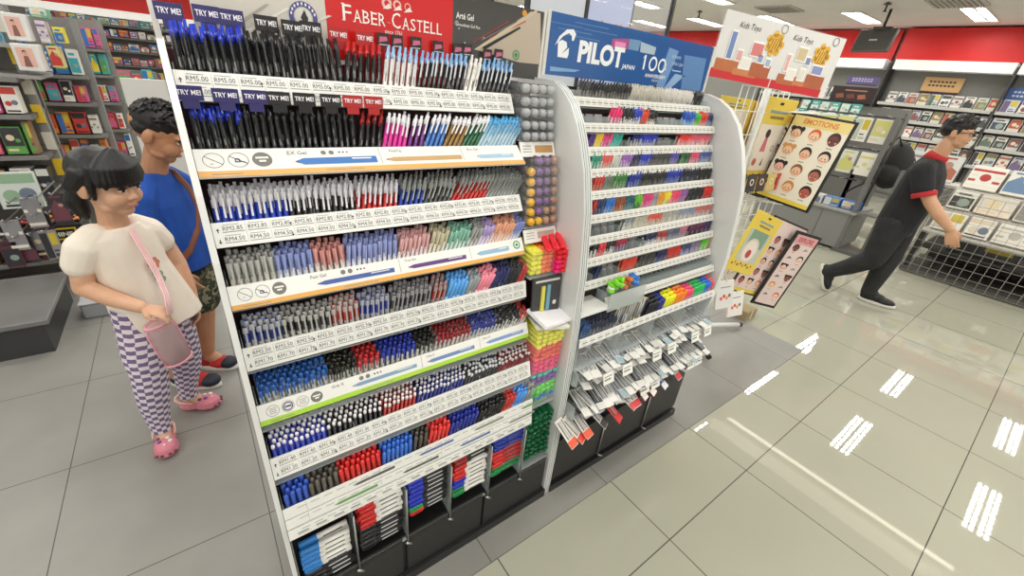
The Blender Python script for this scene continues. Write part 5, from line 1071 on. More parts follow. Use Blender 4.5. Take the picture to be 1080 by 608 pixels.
# ================================================================ sticker rack on the right
rk = tag(empty('sticker_rack', (2.62, 1.2, 0)), 'white wire rack hung with sticker boards beside the right pen stand', 'display rack'); KI = Matrix.Translation((-2.62, -1.2, 0))
def kp(b, name): return b.build(name, rk, KI)
WT = M('#dcdcd6', .3); BLK = M('#1d1817', .4)
b = MB(); b.tube([(2.62, 1.22, .05), (2.62, 1.22, 1.62)], .02, WT, 10); kp(b, 'pole')
ft = atz(747, 377, .03)
for k, (x, y) in enumerate(((ft.x, ft.y), (3.05, 1.05), (2.75, 1.6), (2.25, 1.45))):
    b = MB(); d = Vector((x, y, .035)) - Vector((2.62, 1.22, .06)); b.tube([(2.62, 1.22, .06), (x, y, .035)], .017, WT, 10); f = kp(b, 'foot')
    b = MB(); b.tube([Vector((x, y, .035)) - d.normalized() * .012, Vector((x, y, .035)) + d.normalized() * .01], .0178, BLK, 10); b.build('end_cap', f)['label'] = 'black end cap'
b = MB()
for z0, z1, xa, ya, xb, yb in ((1.0, 1.6, 2.3, 1.2, 2.9, 1.22), (.5, 1.0, 2.3, 1.16, 2.95, 1.1)):
    for i in range(9): t = i / 8; b.tube([(xa + (xb - xa) * t, ya + (yb - ya) * t, z0), (xa + (xb - xa) * t, ya + (yb - ya) * t, z1)], .003, WT, 5)
    for i in range(6): z = z0 + (z1 - z0) * i / 5; b.tube([(xa, ya, z), (xb, yb, z)], .003, WT, 5)
for z in (1.49, .98):
    for i in range(5): b.tube([(2.75 + .04 * i, 1.2, z), (2.86 + .02 * i, .92 + .06 * i, z + .015)], .003, WT, 5)
kp(b, 'wire_grid')
def board(tl, tr, bl, name, label, cat, t=.012, group=None):
    """a flat board from three of its world corners; returns (thing, local frame, width, height)"""
    tl, tr, bl = Vector(tl), Vector(tr), Vector(bl); u = tr - tl; v = tl - bl; w, h = u.length, v.length; F = frame(bl, u, v); c = F @ Vector((w / 2, h / 2, 0)); th = tag(empty(name, c), label, cat, group)
    return th, Matrix.Translation(-c) @ F, w, h
HAIRC = ['#2b1c18', '#d8622a', '#4a2c28', '#d99a5a', '#1d1614', '#1a1515', '#251a18', '#8a5a38', '#3a2624', '#2a1815', '#c98a4a', '#2a1613']
SKC = ['#eec4a6', '#f2cdb0', '#6a4038', '#f0cba8', '#e9b898', '#f0d0b8', '#f0c0b0', '#eec2a0', '#b06a58', '#7a4a3a', '#f2c8a0', '#b25a4a']
def face_sheet(th, F, w, h, bgc, title, tc, cols, rows, top, framec='#1c1615', start=0, odd=False, m=.013):
    b = MB(); b.box((w / 2, h / 2, -.008), (w, h, .012), M(framec, .35), F, .002); fr = b.build('board_frame', th)
    b = MB(); b.box((w / 2, h / 2, .0), (w - 2 * m, h - 2 * m, .004), M(bgc, .4), F); sh = b.build('sheet', th)
    b = MB()
    if title:
        rect(b, m, h - m - top, w - m, h - m, M('#e9d48a' if not odd else '#d9a0a0', .5), .0026, F); put_text(b, title, w * .22, h - m - top * .72, top * .5, M(tc, .5), .0032, F, width=w * .56, bold=.03)
    if not odd: rect(b, m, m, w - m, m + h * .045, M('#e8cf4a', .5), .0026, F)
    n = 0; gx = (w - 2 * m) / cols; gy = (h - 2 * m - top - h * .06) / rows
    for r in range(rows):
        for c in range(cols):
            x = m + gx * (c + .5); y = h - m - top - gy * (r + .45); k = (n + start) % 12; s = min(gx, gy) * .34; n += 1
            if odd and (r + c) % 2: poly(b, [(x - s, y - s * .3), (x + s * .8, y), (x - s * .2, y + s * .6)], M(['#5a7a6a', '#c9787a', '#3a3a3c', '#8a9a8a'][k % 4], .5), .0031, F); continue
            disc(b, x, y + s * .25, s * 1.02, M(HAIRC[k], .6), .0028, 16, F)
            if k % 3 == 0:
                for q in (-1, 1): disc(b, x + q * s * .85, y + s * .85, s * .42, M(HAIRC[k], .6), .0027, 10, F)
            disc(b, x, y - s * .05, s * .84, M(SKC[k], .6), .0031, 16, F)
            for q in (-1, 1): disc(b, x + q * s * .3, y, s * .1, M('#1d1614', .5), .0034, 8, F); disc(b, x + q * s * .48, y - s * .3, s * .17, M('#e08a7a', .6), .0033, 8, F)
            rect(b, x - s * .25, y - s * .45, x + s * .25, y - s * .36, M('#7a2a28', .5), .0034, F); rect(b, x - s * .5, y - s * 1.35, x + s * .5, y - s * 1.22, GREYINK, .003, F)
    b.build('stickers', sh)
th, F, w, h = board((2.933, 1.2, 1.499), (2.867, .854, 1.484), (2.857, 1.2, 1.0), 'sticker_board', 'black framed sticker board of cartoon children faces in front of the rack', 'board'); face_sheet(th, F, w, h, '#efe8d6', 'EMOTIONS', '#e08a4a', 3, 4, .055)
th, F, w, h = board((2.965, 1.27, 1.495), (2.93, 1.0, 1.49), (2.90, 1.27, .985), 'sticker_board', 'sticker board half hidden behind the framed cartoon faces board', 'board'); face_sheet(th, F, w, h, '#ece2cc', 'EMOTIONS', '#d98a4a', 3, 4, .06, start=5)
th, F, w, h = board((2.92, 1.0, .833), (3.09, .90, .792), (2.94, 1.0, .277), 'sticker_board', 'narrow black framed sticker board hanging lowest on the rack', 'board'); face_sheet(th, F, w, h, '#e3ccc6', 'EXPLORE', '#b04a4a', 2, 6, .06, start=2, odd=True, m=.02)
p0, p1, p2 = aty(790, 226, 1.08), aty(828, 242, .99), aty(767.6, 305.9, 1.08); 
th, F, w, h = board((p0.x, 1.08, p0.z), (p1.x, .99, p1.z), (p2.x, 1.08, p2.z), 'sticker_board', 'pink headed sticker board behind the low yellow sticker pack', 'board'); face_sheet(th, F, w, h, '#e6cfc9', '', '#b5605a', 4, 5, .09, start=7, odd=False)
def yellow_pack(tl, tr, bl, label, window='#e8dfd0', pic=0):
    th, F, w, h = board(tl, tr, bl, 'sticker_pack', label, 'sticker pack', .006)
    b = MB(); b.box((w / 2, h / 2, -.003), (w, h, .006), M('#e5c84e', .45), F, .002); c = b.build('card', th)
    b = MB(); rect(b, w * .12, h * .2, w * .88, h * .72, M(window, .3), .0006, F); 
    if pic == 0:
        disc(b, w * .42, h * .62, w * .07, M('#3a2622', .5), .001, 12, F); poly(b, [(w * .34, h * .42), (w * .5, h * .42), (w * .46, h * .58), (w * .38, h * .58)], M('#c9707a', .5), .001, F); disc(b, w * .7, h * .46, w * .05, M('#8a8a86', .5), .001, 12, F, w * .035); disc(b, w * .3, h * .3, w * .06, M('#b9604a', .5), .001, 12, F); poly(b, [(w * .5, h * .26), (w * .56, h * .26), (w * .53, h * .36)], M('#23252e', .5), .001, F)
    else:
        rect(b, w * .22, h * .45, w * .8, h * .72, M('#7d9a84', .4), .0009, F); disc(b, w * .46, h * .38, w * .26, M('#d8c9bd', .4), .0011, 20, F); disc(b, w * .46, h * .38, w * .21, M('#e9dccf', .4), .0012, 20, F); disc(b, w * .47, h * .33, w * .09, M('#b8383c', .4), .0014, 12, F)
    for q in range(8): disc(b, w * (.12 + .1 * q), h * (.12 + .03 * (q % 2)), w * .028, M(['#7a4a38', '#c96a4a', '#4a4a48'][q % 3], .5), .001, 8, F)
    rect(b, w * .25, h * .84, w * .78, h * .87, M('#7d9a9a', .5), .0008, F); rect(b, w * .3, h * .78, w * .72, h * .81, M('#8a7a4a', .5), .0008, F); rect(b, w * .45, h * .93, w * .56, h * .955, BLK, .0008, F)
    b.build('print', c)
for i, (px, lab) in enumerate(((756, 'yellow sticker pack nearest the blue sign on the rack'), (790, 'yellow sticker pack with a doll picture beside the boards'))):
    y = 1.30 - .08 * i; a = aty(px + 2, 100 + 3.4 * i, y); c = aty(px + 38, 106 + 3.4 * i, y - .02); d = aty(px - 10 - 6 * i, 150 + 48 * i, y); yellow_pack(a, (c.x, y - .02, c.z), (d.x, y, d.z), lab)
for q in range(5):
    y = 1.31 + .012 * q; a = aty(778 + 2.3 * q, 104, y); th, F, w, h = board(a, a + Vector((.2, -.01, -.01)), a + Vector((.0, 0, -.36)), 'sticker_pack', 'plain edge of a yellow sticker pack in the row behind the doll pack', 'sticker pack', .006, 'yellow packs seen edge-on'); b = MB(); b.box((w / 2, h / 2, -.003), (w, h, .004), M('#dcc04c' if q % 2 else '#a8863a', .45), F); b.build('card', th)
yellow_pack((2.302, 1.0, 1.022), (2.585, .958, .929), (2.348, 1.0, .66), 'yellow sticker pack with a green window hanging low on the rack', '#b9c4b4', 1)
y = 1.14; a = aty(757, 222, y); d = aty(748, 250, y); c = aty(790, 215, y)
for q in range(6):
    x = 2.32 + .1 * q; b = MB(); F = frame((x, 1.13 - .01 * q, 1.06), (1, -.1, 0), (0, .1, 1)); b.box((.045, .05, -.002), (.085, .1, .004), M(['#26283a', '#1f2130', '#2c2a30', '#3a2a2a', '#c9b06a', '#b9403a'][q], .4), F); o = b.build('small_pack', None); tag(o, f"small {['navy', 'ink blue', 'charcoal', 'brown', 'gold', 'red'][q]} sticker packet in the middle of the rack", 'packet', 'packets in the middle of the rack'); b = MB(); disc(b, .045, .055, .02, M('#d9d2c4', .4), .0008, 12, F, .012); b.build('print', o)
# poster on top
th, F, w, h = board((2.08, 1.25, 1.887), (2.742, .974, 1.845), (2.052, 1.25, 1.618), 'poster_sign', 'white toy poster with red foot tilted on top of the sticker rack', 'sign')
b = MB(); b.box((w / 2, h / 2, -.004), (w, h, .006), M('#dcdad6', .25), F); pb = b.build('poster_sheet', th)
b = MB(); b.box((w / 2, h / 2, 0), (w + .012, h + .012, .0015), ACR, F @ Matrix.Translation((0, 0, -.008))); b.build('acrylic_sleeve', th)
b = MB(); rect(b, 0, 0, w * .49, h * .14, M('#c42227', .4), .0006, F); rect(b, w * .5, 0, w * .95, h * .14, M('#c42227', .4), .0006, F)
for x0, x1, y0, y1, c in ((.02, .22, .12, .3, '#b5683a'), (.17, .36, .1, .2, '#c27a46'), (.3, .46, .12, .34, '#a85a34'), (.54, .7, .1, .26, '#b0623a'), (.68, .8, .12, .2, '#c07a4a'), (.78, .94, .12, .34, '#a85a36')): rect(b, w * x0, h * y0, w * x1, h * y1, M(c, .5), .0009 + x0 * .0005, F)
for x0, x1, y0, y1, c in ((.08, .13, .3, .75, '#6d86b8'), (.16, .21, .3, .5, '#d8a0a0'), (.26, .36, .42, .66, '#d07a78'), (.2, .29, .2, .4, '#e6e2da'), (.33, .38, .34, .5, '#8a9ab8'), (.4, .45, .3, .46, '#9fb0c4'), (.56, .6, .3, .6, '#dba6a0'), (.63, .72, .5, .74, '#c8b890'), (.72, .77, .46, .62, '#7a88b4'), (.6, .68, .18, .38, '#e4dfd6'), (.7, .76, .2, .42, '#dcd4c8'), (.8, .9, .34, .52, '#8590bc')):
    rect(b, w * x0, h * y0, w * x1, h * y1, M('#f2efe8', .4), .0014, F); rect(b, w * (x0 + .006), h * (y0 + .02), w * (x1 - .006), h * (y1 - .03), M(c, .4), .0017, F)
for x, y in ((.43, .68), (.84, .66)):
    disc(b, w * x, h * y, h * .16, M('#e2ae3c', .5), .0012, 9, F); 
    for q in range(7): disc(b, w * x + h * .15 * math.cos(q * .9), h * y + h * .15 * math.sin(q * .9), h * .055, M('#e2ae3c', .5), .0012, 8, F)
    for q in range(4): poly(b, [(w * x - h * .1 + q * h * .055, h * y - h * .09), (w * x - h * .085 + q * h * .055, h * y - h * .09), (w * x - h * .04 + q * h * .05, h * y + h * .08), (w * x - h * .055 + q * h * .05, h * y + h * .08)], M('#5a4322', .5), .0016, F)
for x in (.12, .56): put_text(b, 'Kids Toys', w * x, h * .8, h * .09, M('#4a4846', .5), .0009, F, width=w * .17, shear=.3)
for x in (.47, .92): disc(b, w * x, h * .92, h * .07, M('#3a3a3a', .5), .0009, 12, F, h * .06)
b.build('print', pb)
# white packs and a carton at the foot of the rack
for i, (px, py, c, lab) in enumerate(((760, 312, '#d9d6d2', 'white printed pack leaning beside the lower right stand'), (772, 322, '#e3ded8', 'white pack with orange flowers standing near the rack foot'))):
    p = aty(px, py, .90 + .05 * i); z0 = p.z; b = MB(); F = frame((p.x, p.y, z0 - .09), (1, -.2, 0), (0, .3, 1)); b.box((.06, .08, 0), (.14, .16, .012), M(c, .4), F, .002); o = tag(b.build('printed_pack'), lab, 'pack')
    wb = MB(); wb.tube([(2.62, 1.2, .62 - .04 * i), F @ Vector((.06, .155, -.01)), F @ Vector((.06, .155, .01)), F @ Vector((.06, .17, .012))], .003, WT, 5); kp(wb, 'hanging_hook')
    b = MB()
    for q in range(4): disc(b, .03 + .022 * q, .06 + .012 * (q % 2), .011, M(['#d8502e', '#c93a2a', '#e08a4a', '#6a6a4a'][q], .5), .0066, 10, F)
    rect(b, .02, .12, .1, .126, GREYINK, .0066, F); b.build('print', o)
p = atz(786, 338, 0); b = MB(); b.box((0, 0, .04), (.16, .12, .08), M('#9a8a66', .7), Matrix.Translation((p.x + .05, p.y + .05, .0)), .003); o = tag(b.build('carton'), 'small brown carton on the grey floor by the rack', 'box'); b = MB(); b.box((0, -.0606, .04), (.03, .001, .078), M('#c9bd98', .4), Matrix.Translation((p.x + .05, p.y + .05, 0))); b.build('tape', o)

# ================================================================ right-hand background
# glass showcase behind the right stand
sx0, sx1, sx2, sy = 2.26, 2.87, 4.0, 3.0
t = tag(empty('glass_showcase', (3.1, sy + .25, 0)), 'tall lit glass showcase with dark posts behind the blue sign', 'cabinet'); TI = Matrix.Translation((-3.1, -sy - .25, 0))
b = MB()
for x in (sx0, sx1, sx2):
    for y in (sy, sy + .5): b.box((x, y, 1.45), (.035, .035, 2.9), M('#2b2726', .4))
for z in (.05, 2.88): b.box(((sx0 + sx2) / 2, sy + .25, z), (sx2 - sx0, .53, .06), M('#3a3634', .4))
b.build('frame', t, TI)
b = MB(); b.box(((sx0 + sx1) / 2, sy, 1.45), (sx1 - sx0 - .03, .01, 2.76), M('#c9ced8', .25)); b.build('white_panel', t, TI)
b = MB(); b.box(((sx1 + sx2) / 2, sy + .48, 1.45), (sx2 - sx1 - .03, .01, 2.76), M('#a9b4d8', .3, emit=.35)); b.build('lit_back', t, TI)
b = MB(); b.box(((sx1 + sx2) / 2, sy, 1.45), (sx2 - sx1 - .03, .006, 2.76), M('#e8eef8', .03, alpha=.12)); b.build('glass_pane', t, TI)
b = MB(); b.box(((sx1 + sx2) / 2, sy + .25, 1.88), (sx2 - sx1 - .03, .44, .012), M('#dfe6ee', .1, alpha=.5)); b.box(((sx1 + sx2) / 2, sy + .06, 2.78), (sx2 - sx1 - .05, .04, .03), M('#fff6e6', .4, emit=6)); b.build('shelf', t, TI)
for i in range(22):
    x = sx1 + .08 + (sx2 - sx1 - .2) * (i % 11) / 10 + rp.uniform(-.02, .02); r = rp.uniform(.05, .075); z = 1.888 + r * .9; y = sy + .14 + .16 * (i // 11)
    b = MB(); b.ell((0, 0, 0), (r, r * .8, r * .9), M(['#f2e2c0', '#f6edd8', '#e9d2a4', '#f3dcd0'][i % 4], .25), Matrix.Translation((x, y, z)), 10, 6); o = tag(b.build('gift_bag'), 'pale cream gift bag on the lit showcase shelf', 'bag', 'cream gift bags in the showcase'); b = MB(); b.ell((0, 0, 0), (.02, .02, .03), M('#d8a860', .4), Matrix.Translation((x, y, z + r)), 8, 5); b.build('bow', o)
# shelving along the right wall
wr = MB(); sxw = WX - .32
t = tag(empty('wall_shelving', (WX - .16, 0, 0)), 'long grey shelving with lit white valance along the red-topped wall', 'shelving'); TI = Matrix.Translation((-WX + .16, 0, 0))
SH = [1.73, 1.45, 1.17, .86, .55]
for y0, y1 in ((-2.6, -.35), (-.3, 1.35), (1.4, 3.0), (3.15, 5.3)):
    b = MB(); b.box((WX - .03, (y0 + y1) / 2, 1.2), (.05, y1 - y0, 2.2), M('#83827d', .6)); b.build('back_panel', t, TI)
    b = MB(); b.box((WX - .2, (y0 + y1) / 2, 2.38), (.3, y1 - y0, .16), M('#eeeeea', .3, emit=.22)); b.build('valance', t, TI)
    for z in SH: b = MB(); b.box((WX - .17, (y0 + y1) / 2, z - .012), (.3, y1 - y0, .024), M('#a5a49e', .4)); b.box((WX - .325, (y0 + y1) / 2, z - .012), (.012, y1 - y0, .05), M('#bdbcb6', .4)); b.build('shelf', t, TI)
for y in (-2.63, -.33, 1.37, 3.07, 5.33): b = MB(); b.box((WX - .17, y, 1.2), (.34, .03, 2.4), M('#3d3c3b', .5)); b.build('upright', t, TI)
PC = ['#c9c6bf', '#d8d5cd', '#b9c0bd', '#d9cfc4', '#c4c9d2', '#e2dfd8']; IC = ['#4a4a48', '#6a5a7a', '#8a7a4a', '#3d4a5a', '#7a4a4a', '#556a58', '#b0503a', '#2d2d30']
WD = {'#4a4a48': 'dark grey', '#6a5a7a': 'violet', '#8a7a4a': 'olive', '#3d4a5a': 'slate', '#7a4a4a': 'maroon', '#556a58': 'sage', '#b0503a': 'rust', '#2d2d30': 'black'}
def cover(name, c, w, h, dpt, col, pic, lab, grp, cat, rot=None, lean=.18, face='-x'):
    key = ('cv', w, h, dpt, col, pic)
    if key not in _pen:
        b = MB(); b.box((0, dpt / 2, h / 2), (w, dpt, h), M(col, .4), None, .002); me = b.data('cover_body'); b = MB(); v = len(_pen) % 6; P = M(pic, .4); A = M(['#d9c9a4', '#8a9a8e', '#b98a7a', '#e6e0d2', '#6a7486', '#c9b23a'][(len(_pen) * 5 + 1) % 6], .4)
        def q4(x0, z0, x1, z1, m, y): b._new([(w * x0, y, h * z0), (w * x1, y, h * z0), (w * x1, y, h * z1), (w * x0, y, h * z1)], [(0, 1, 2, 3)], m)
        def dc(cx, cz, r, m, y): b._new([(w * cx + r * w * math.cos(2 * PI * i / 14), y, h * cz + r * w * math.sin(2 * PI * i / 14)) for i in range(14)], [tuple(range(14))], m)
        if v == 0: q4(-.44, .08, .44, .66, P, -.001); dc(.08, .36, .24, A, -.0015); q4(-.3, .76, .25, .86, P, -.0012)
        elif v == 1: q4(-.46, .3, .46, .95, P, -.001); q4(-.4, .12, .1, .2, A, -.0012); dc(-.1, .6, .2, A, -.0016); dc(.22, .5, .13, M(col, .4), -.0018)
        elif v == 2: q4(-.46, .05, -.05, .92, P, -.001); q4(.02, .5, .42, .92, A, -.001); q4(.02, .1, .42, .2, P, -.001); q4(.02, .28, .3, .33, INK, -.001)
        elif v == 3: q4(-.46, .7, .46, .95, P, -.001); dc(-.18, .36, .2, P, -.001); dc(.2, .4, .2, A, -.0012); q4(-.4, .06, .4, .12, INK, -.001)
        elif v == 4:
            for i in range(4): q4(-.46, .08 + .22 * i, .46, .18 + .22 * i, P if i % 2 else A, -.001)
            q4(-.25, .3, .25, .7, M(col, .4), -.0015); dc(0, .5, .16, P, -.002)
        else: b._new([(-w * .46, -.001, h * .1), (w * .46, -.001, h * .1), (w * .46, -.001, h * .45), (-w * .1, -.001, h * .8), (-w * .46, -.001, h * .5)], [(0, 1, 2, 3, 4)], P); dc(.15, .62, .14, A, -.0015); q4(-.35, .86, .3, .93, P, -.001)
        _pen[key] = [('body', me), ('picture', b.data('cover_picture'))]
    yaw = {'-x': -PI / 2, '-y': 0, 'd': -.6}[face]
    return place_pen(name, _pen[key], Matrix.Translation(Vector(c) + Vector((0, 0, dpt * math.sin(lean)))) @ Matrix.Rotation(yaw, 4, 'Z') @ Matrix.Rotation(-lean, 4, 'X'), lab, grp, cat)
ROWN = ['top', 'second', 'third', 'fourth']
for ri, z in enumerate(SH[:4]):
    y = 2.9; i = 0
    while y > -.6:
        w = .145 if y > 1.4 else rp.choice((.15, .18, .2)); col = PC[(i + ri) % 6]; pic = IC[(i * 3 + ri * 2 + (i // 3)) % 8]
        if not (1.33 < y < 1.42):
            cover('picture_book', (WX - .3, y - w / 2, z + .001), w * .93, .2 if ri < 3 else .24, .02, col, pic, f'{WD[pic]} covered book facing out on the {ROWN[ri]} wall shelf', f'{WD[pic]} covered books on the {ROWN[ri]} wall shelf', 'book')
        y -= w + .012; i += 1
    y = 5.1
    for q in range(8): cover('picture_book', (WX - .3, y - .1 - .24 * q, z + .001), .18, .2, .02, PC[q % 6], IC[(q + ri) % 8], f'{WD[IC[(q + ri) % 8]]} covered book on the {ROWN[ri]} shelf left of the dark wall gap', f'{WD[IC[(q + ri) % 8]]} books left of the wall gap, {ROWN[ri]} shelf', 'book')
def wall_sign(px0, py0, px1, py1, x, col, lab, lines, tc):
    a = atx(px0, py0, x); c = atx(px1, py1, x); y0, y1 = a.y, c.y; z0, z1 = c.z, a.z; t = tag(empty('promo_sign', (x, (y0 + y1) / 2, (z0 + z1) / 2)), lab, 'sign'); w, h = abs(y0 - y1), abs(z1 - z0)
    F = frame((0, w / 2, -h / 2), (0, -1, 0), (0, 0, 1)); b = MB(); b.box((w / 2, h / 2, -.004), (w, h, .008), M(col, .4), F); c_ = b.build('board', t); b = MB(); lines(b, F, w, h, tc); b.build('print', c_)
def tl_(b, F, w, h, tc):
    for r in range(2):
        for q in range(7): rect(b, w * (.15 + .1 * q), h * (.66 - .24 * r), w * (.15 + .1 * q + .07), h * (.66 - .24 * r + .12), M(tc, .5), .001, F)
    rect(b, 0, 0, w, h * .1, M('#4a2a3a', .5), .001, F)
wall_sign(977, 81, 1010, 100, WX - .1, '#d8ae78', 'orange promotional sign standing on the top wall shelf', tl_, '#4a3d34')
wall_sign(1066, 92, 1100, 112, WX - .1, '#4a6aa8', 'blue promotional sign at the far right of the top shelf', tl_, '#dfe4ee')
# hanging monitor
c = atx(922, 43, 9.3); t = tag(empty('monitor', c), 'grey monitor hanging from the ceiling before the red fascia', 'monitor'); Tm = Euler((0, .22, -.25)).to_matrix().to_4x4()
b = MB(); b.box((0, 0, 0), (.07, .56, .33), M('#5d5c59', .4), Tm, .01); b.build('case', t); b = MB(); b.box((-.037, 0, 0), (.004, .53, .3), M('#4b4a48', .25), Tm); b.box((-.04, 0, 0), (.002, .12, .02), M('#c9c8c4', .4), Tm); b.build('screen', t); b = MB(); b.tube([(0, -.05, .15), (0, -.05, CEIL - c.z)], .02, BLK, 8); b.box((0, -.05, .17), (.1, .24, .04), BLK); b.build('bracket', t)
# counter with hooks of packs, left of the walking man
t = tag(empty('counter', (6.35, 1.75, 0)), 'low grey counter at the aisle end behind the sticker boards', 'counter'); TI = Matrix.Translation((-6.35, -1.75, 0)); gy = M('#84837f', .5)
b = MB(); b.box((6.4, 1.95, .24), (.6, 1.1, .42), gy, bev=.006); b.build('body', t, TI); b = MB(); b.box((6.4, 1.95, .46), (.64, 1.14, .03), M('#94938e', .4), None, .004); b.build('top', t, TI); b = MB(); b.box((6.42, 1.95, .02), (.54, 1.04, .04), M('#3a3937', .5)); b.build('plinth', t, TI); b = MB(); b.box((6.098, 1.72, .24), (.004, .006, .38), M('#5a5957', .5)); b.build('seam', t, TI)
t = tag(empty('hook_rack', (6.2, 1.75, .47)), 'dark wire hook rack on the grey counter', 'rack'); TI = Matrix.Translation((-6.2, -1.75, -.47)); dk = M('#4a4946', .4, .5)
b = MB()
for y in (1.42, 2.4): b.tube([(6.35, y, .475), (6.35, y, 1.56)], .014, dk, 8)
for z in (.8, 1.15, 1.5): b.tube([(6.35, 1.42, z), (6.35, 2.4, z)], .01, dk, 8)
b.build('uprights', t, TI)
for z in (.8, 1.15, 1.5):
    for i in range(5): b = MB(); b.tube([(6.35, 1.52 + .18 * i, z), (6.12, 1.52 + .18 * i, z + .02)], .005, STEEL, 6); b.build('hook', t, TI)
for zi, z in enumerate((1.49, 1.14)):
    for i in range(5):
        y = 1.53 + .18 * i; cover('hang_pack', (6.14, y, z - .26), .15, .25, .012, ['#dcdad0', '#e6e3d8', '#d6d8cc'][(i + zi) % 3], ['#c9c878', '#b9bfae', '#d8cf84'][(i + zi * 2) % 3], f"white and yellow pack, {ORD[i]} from the man on the {'upper' if zi == 0 else 'lower'} hooks", None, 'pack', None, 0)
for i, (c_, w_) in enumerate((('#3a62a8', 'blue'), ('#5a86c4', 'pale blue'), ('#d8d6d0', 'white'), ('#c9b84a', 'yellow'), ('#b9b6c4', 'lilac grey'))):
    cover('flat_box', (6.18, 1.5 + .19 * i, .476), .17, .1, .14, c_, '#d0cec6', f'{w_} box standing on the grey counter under the packs', None, 'box', None, 0)
def dl(b, F, w, h, tc):
    rect(b, w * .3, h * .72, w * .8, h * .8, M('#b98a7a', .5), .001, F)
    for q in range(3): poly(b, [(w * (.15 + .25 * q), h * .2), (w * (.33 + .25 * q), h * .28), (w * (.28 + .25 * q), h * .55), (w * (.12 + .25 * q), h * .48)], M(['#9a5a44', '#7a4438', '#b06a50'][q], .5), .001, F)
wall_sign(880, 90, 919, 110, 7.2, '#3a2826', 'dark brown framed promotional sign behind the toy poster', dl, '#b98a7a')
wall_sign(896, 80, 924, 91, 7.5, '#6a5f96', 'purple promotional sign above the dark brown one', tl_, '#d9d4e4')
b = MB(); b.box((7.35, 2.05, .8), (.05, .9, 1.6), M('#7b7a76', .5)); tag(b.build('stand_panel'), 'grey upright panel carrying the two promotional signs', 'panel')
for i in range(6): cover('card_box', (7.0, 2.1 + .12 * i, 1.45), .1, .16, .03, '#3f9a92' if i % 2 else '#57aea4', '#d9e6e2', 'teal card box in the row under the toy poster', 'teal card boxes under the toy poster', 'box', None, .1)
b = MB(); b.box((7.0, 2.4, 1.44), (.16, .9, .02), M('#b9b8b2', .5)); b.box((7.05, 2.4, .72), (.05, .05, 1.44), M('#4a4946', .5)); tag(b.build('side_shelf'), 'pale shelf carrying the teal card boxes', 'shelf')
# trolley posts, backpack
t = tag(empty('rail_stand', (6.05, 1.3, 0)), 'grey double post leaning beside the counter next to the man', 'stand'); TI = Matrix.Translation((-6.05, -1.3, 0)); b = MB(); b.box((6.12, 1.42, .76), (.05, .04, 1.5), M('#6d6c69', .4)); b.build('post', t, TI); b = MB(); b.box((6.3, 1.2, .5), (.05, .04, 1.0), M('#6d6c69', .4)); b.box((6.2, 1.3, .02), (.3, .3, .04), M('#5a5957', .4)); b.box((6.2, 1.3, .48), (.2, .2, .02), M('#6d6c69', .4)); b.build('base', t, TI)
b = MB(); b.ell((6.55, 1.36, 1.0), (.12, .17, .26), M('#191919', .7)); b.ell((6.45, 1.36, .9), (.08, .13, .13), M('#202020', .7)); bp = tag(b.build('hanging_backpack'), 'black backpack hanging beside the grey post', 'bag'); b = MB(); b.tube([(6.5, 1.36, 1.22), (6.5, 1.42, 1.32), (6.5, 1.48, 1.22)], .012, M('#141414', .7), 6); b.tube([(6.46, 1.5, .8), (6.42, 1.6, .7), (6.4, 1.66, .62)], .01, M('#141414', .7), 6); b.build('strap', bp)
b = MB(); b.ell((6.6, 1.22, .93), (.05, .09, .13), M('#33558c', .5)); o = tag(b.build('pouch_bag'), 'blue pouch hanging right of the black backpack', 'bag'); b = MB(); b.tube([(6.6, 1.18, 1.04), (6.6, 1.22, 1.12), (6.6, 1.26, 1.04)], .008, M('#22406e', .5), 6); b.build('strap', o)
# stepped display with the mesh cage in front
t = tag(empty('mesh_cage_display', (6.6, -.9, 0)), 'stepped display table behind a wire mesh cage on the right', 'display table'); TI = Matrix.Translation((-6.6, .9, 0))
b = MB(); CY0, CY1 = -3.2, .8
for i in range(3): b.box((6.32 + .28 * i, (CY0 + CY1) / 2, .47 + .2 * i), (.28, CY1 - CY0, .02), M('#bdbab2', .5)); b.box((6.455 + .28 * i, (CY0 + CY1) / 2, .57 + .2 * i), (.012, CY1 - CY0, .2), M('#a9a69e', .5))
b.build('steps', t, TI)
b = MB(); b.box((6.6, (CY0 + CY1) / 2, .30), (.82, CY1 - CY0 - .1, .02), M('#2e2c2b', .6)); b.box((7.0, (CY0 + CY1) / 2, .24), (.02, CY1 - CY0 - .1, .44), M('#353331', .6)); b.box((6.6, (CY0 + CY1) / 2, .03), (.9, CY1 - CY0, .04), M('#56544f', .5)); 
for y in (CY1 - .02, -.6, -2.0): b.box((6.24, y, .25), (.04, .04, .42), M('#2b2a29', .5))
b.build('base', t, TI)
b = MB(); wm = M('#aeaba2', .35, .5)
n = 52
for i in range(n + 1): y = CY0 + (CY1 - CY0) * i / n; b.box((6.13, y, .46), (.004, .004, .88), wm)
for k in range(11): b.box((6.13, (CY0 + CY1) / 2,   .02 + .088 * k), (.004, CY1 - CY0, .004), wm)
for k in range(8): b.box((6.13 + .09 * k, CY1, .46), (.004, .004, .88), wm)
for k in range(11): b.box((6.45, CY1, .02 + .088 * k), (.66, .004, .004), wm)
b.build('wire_mesh', t, TI)
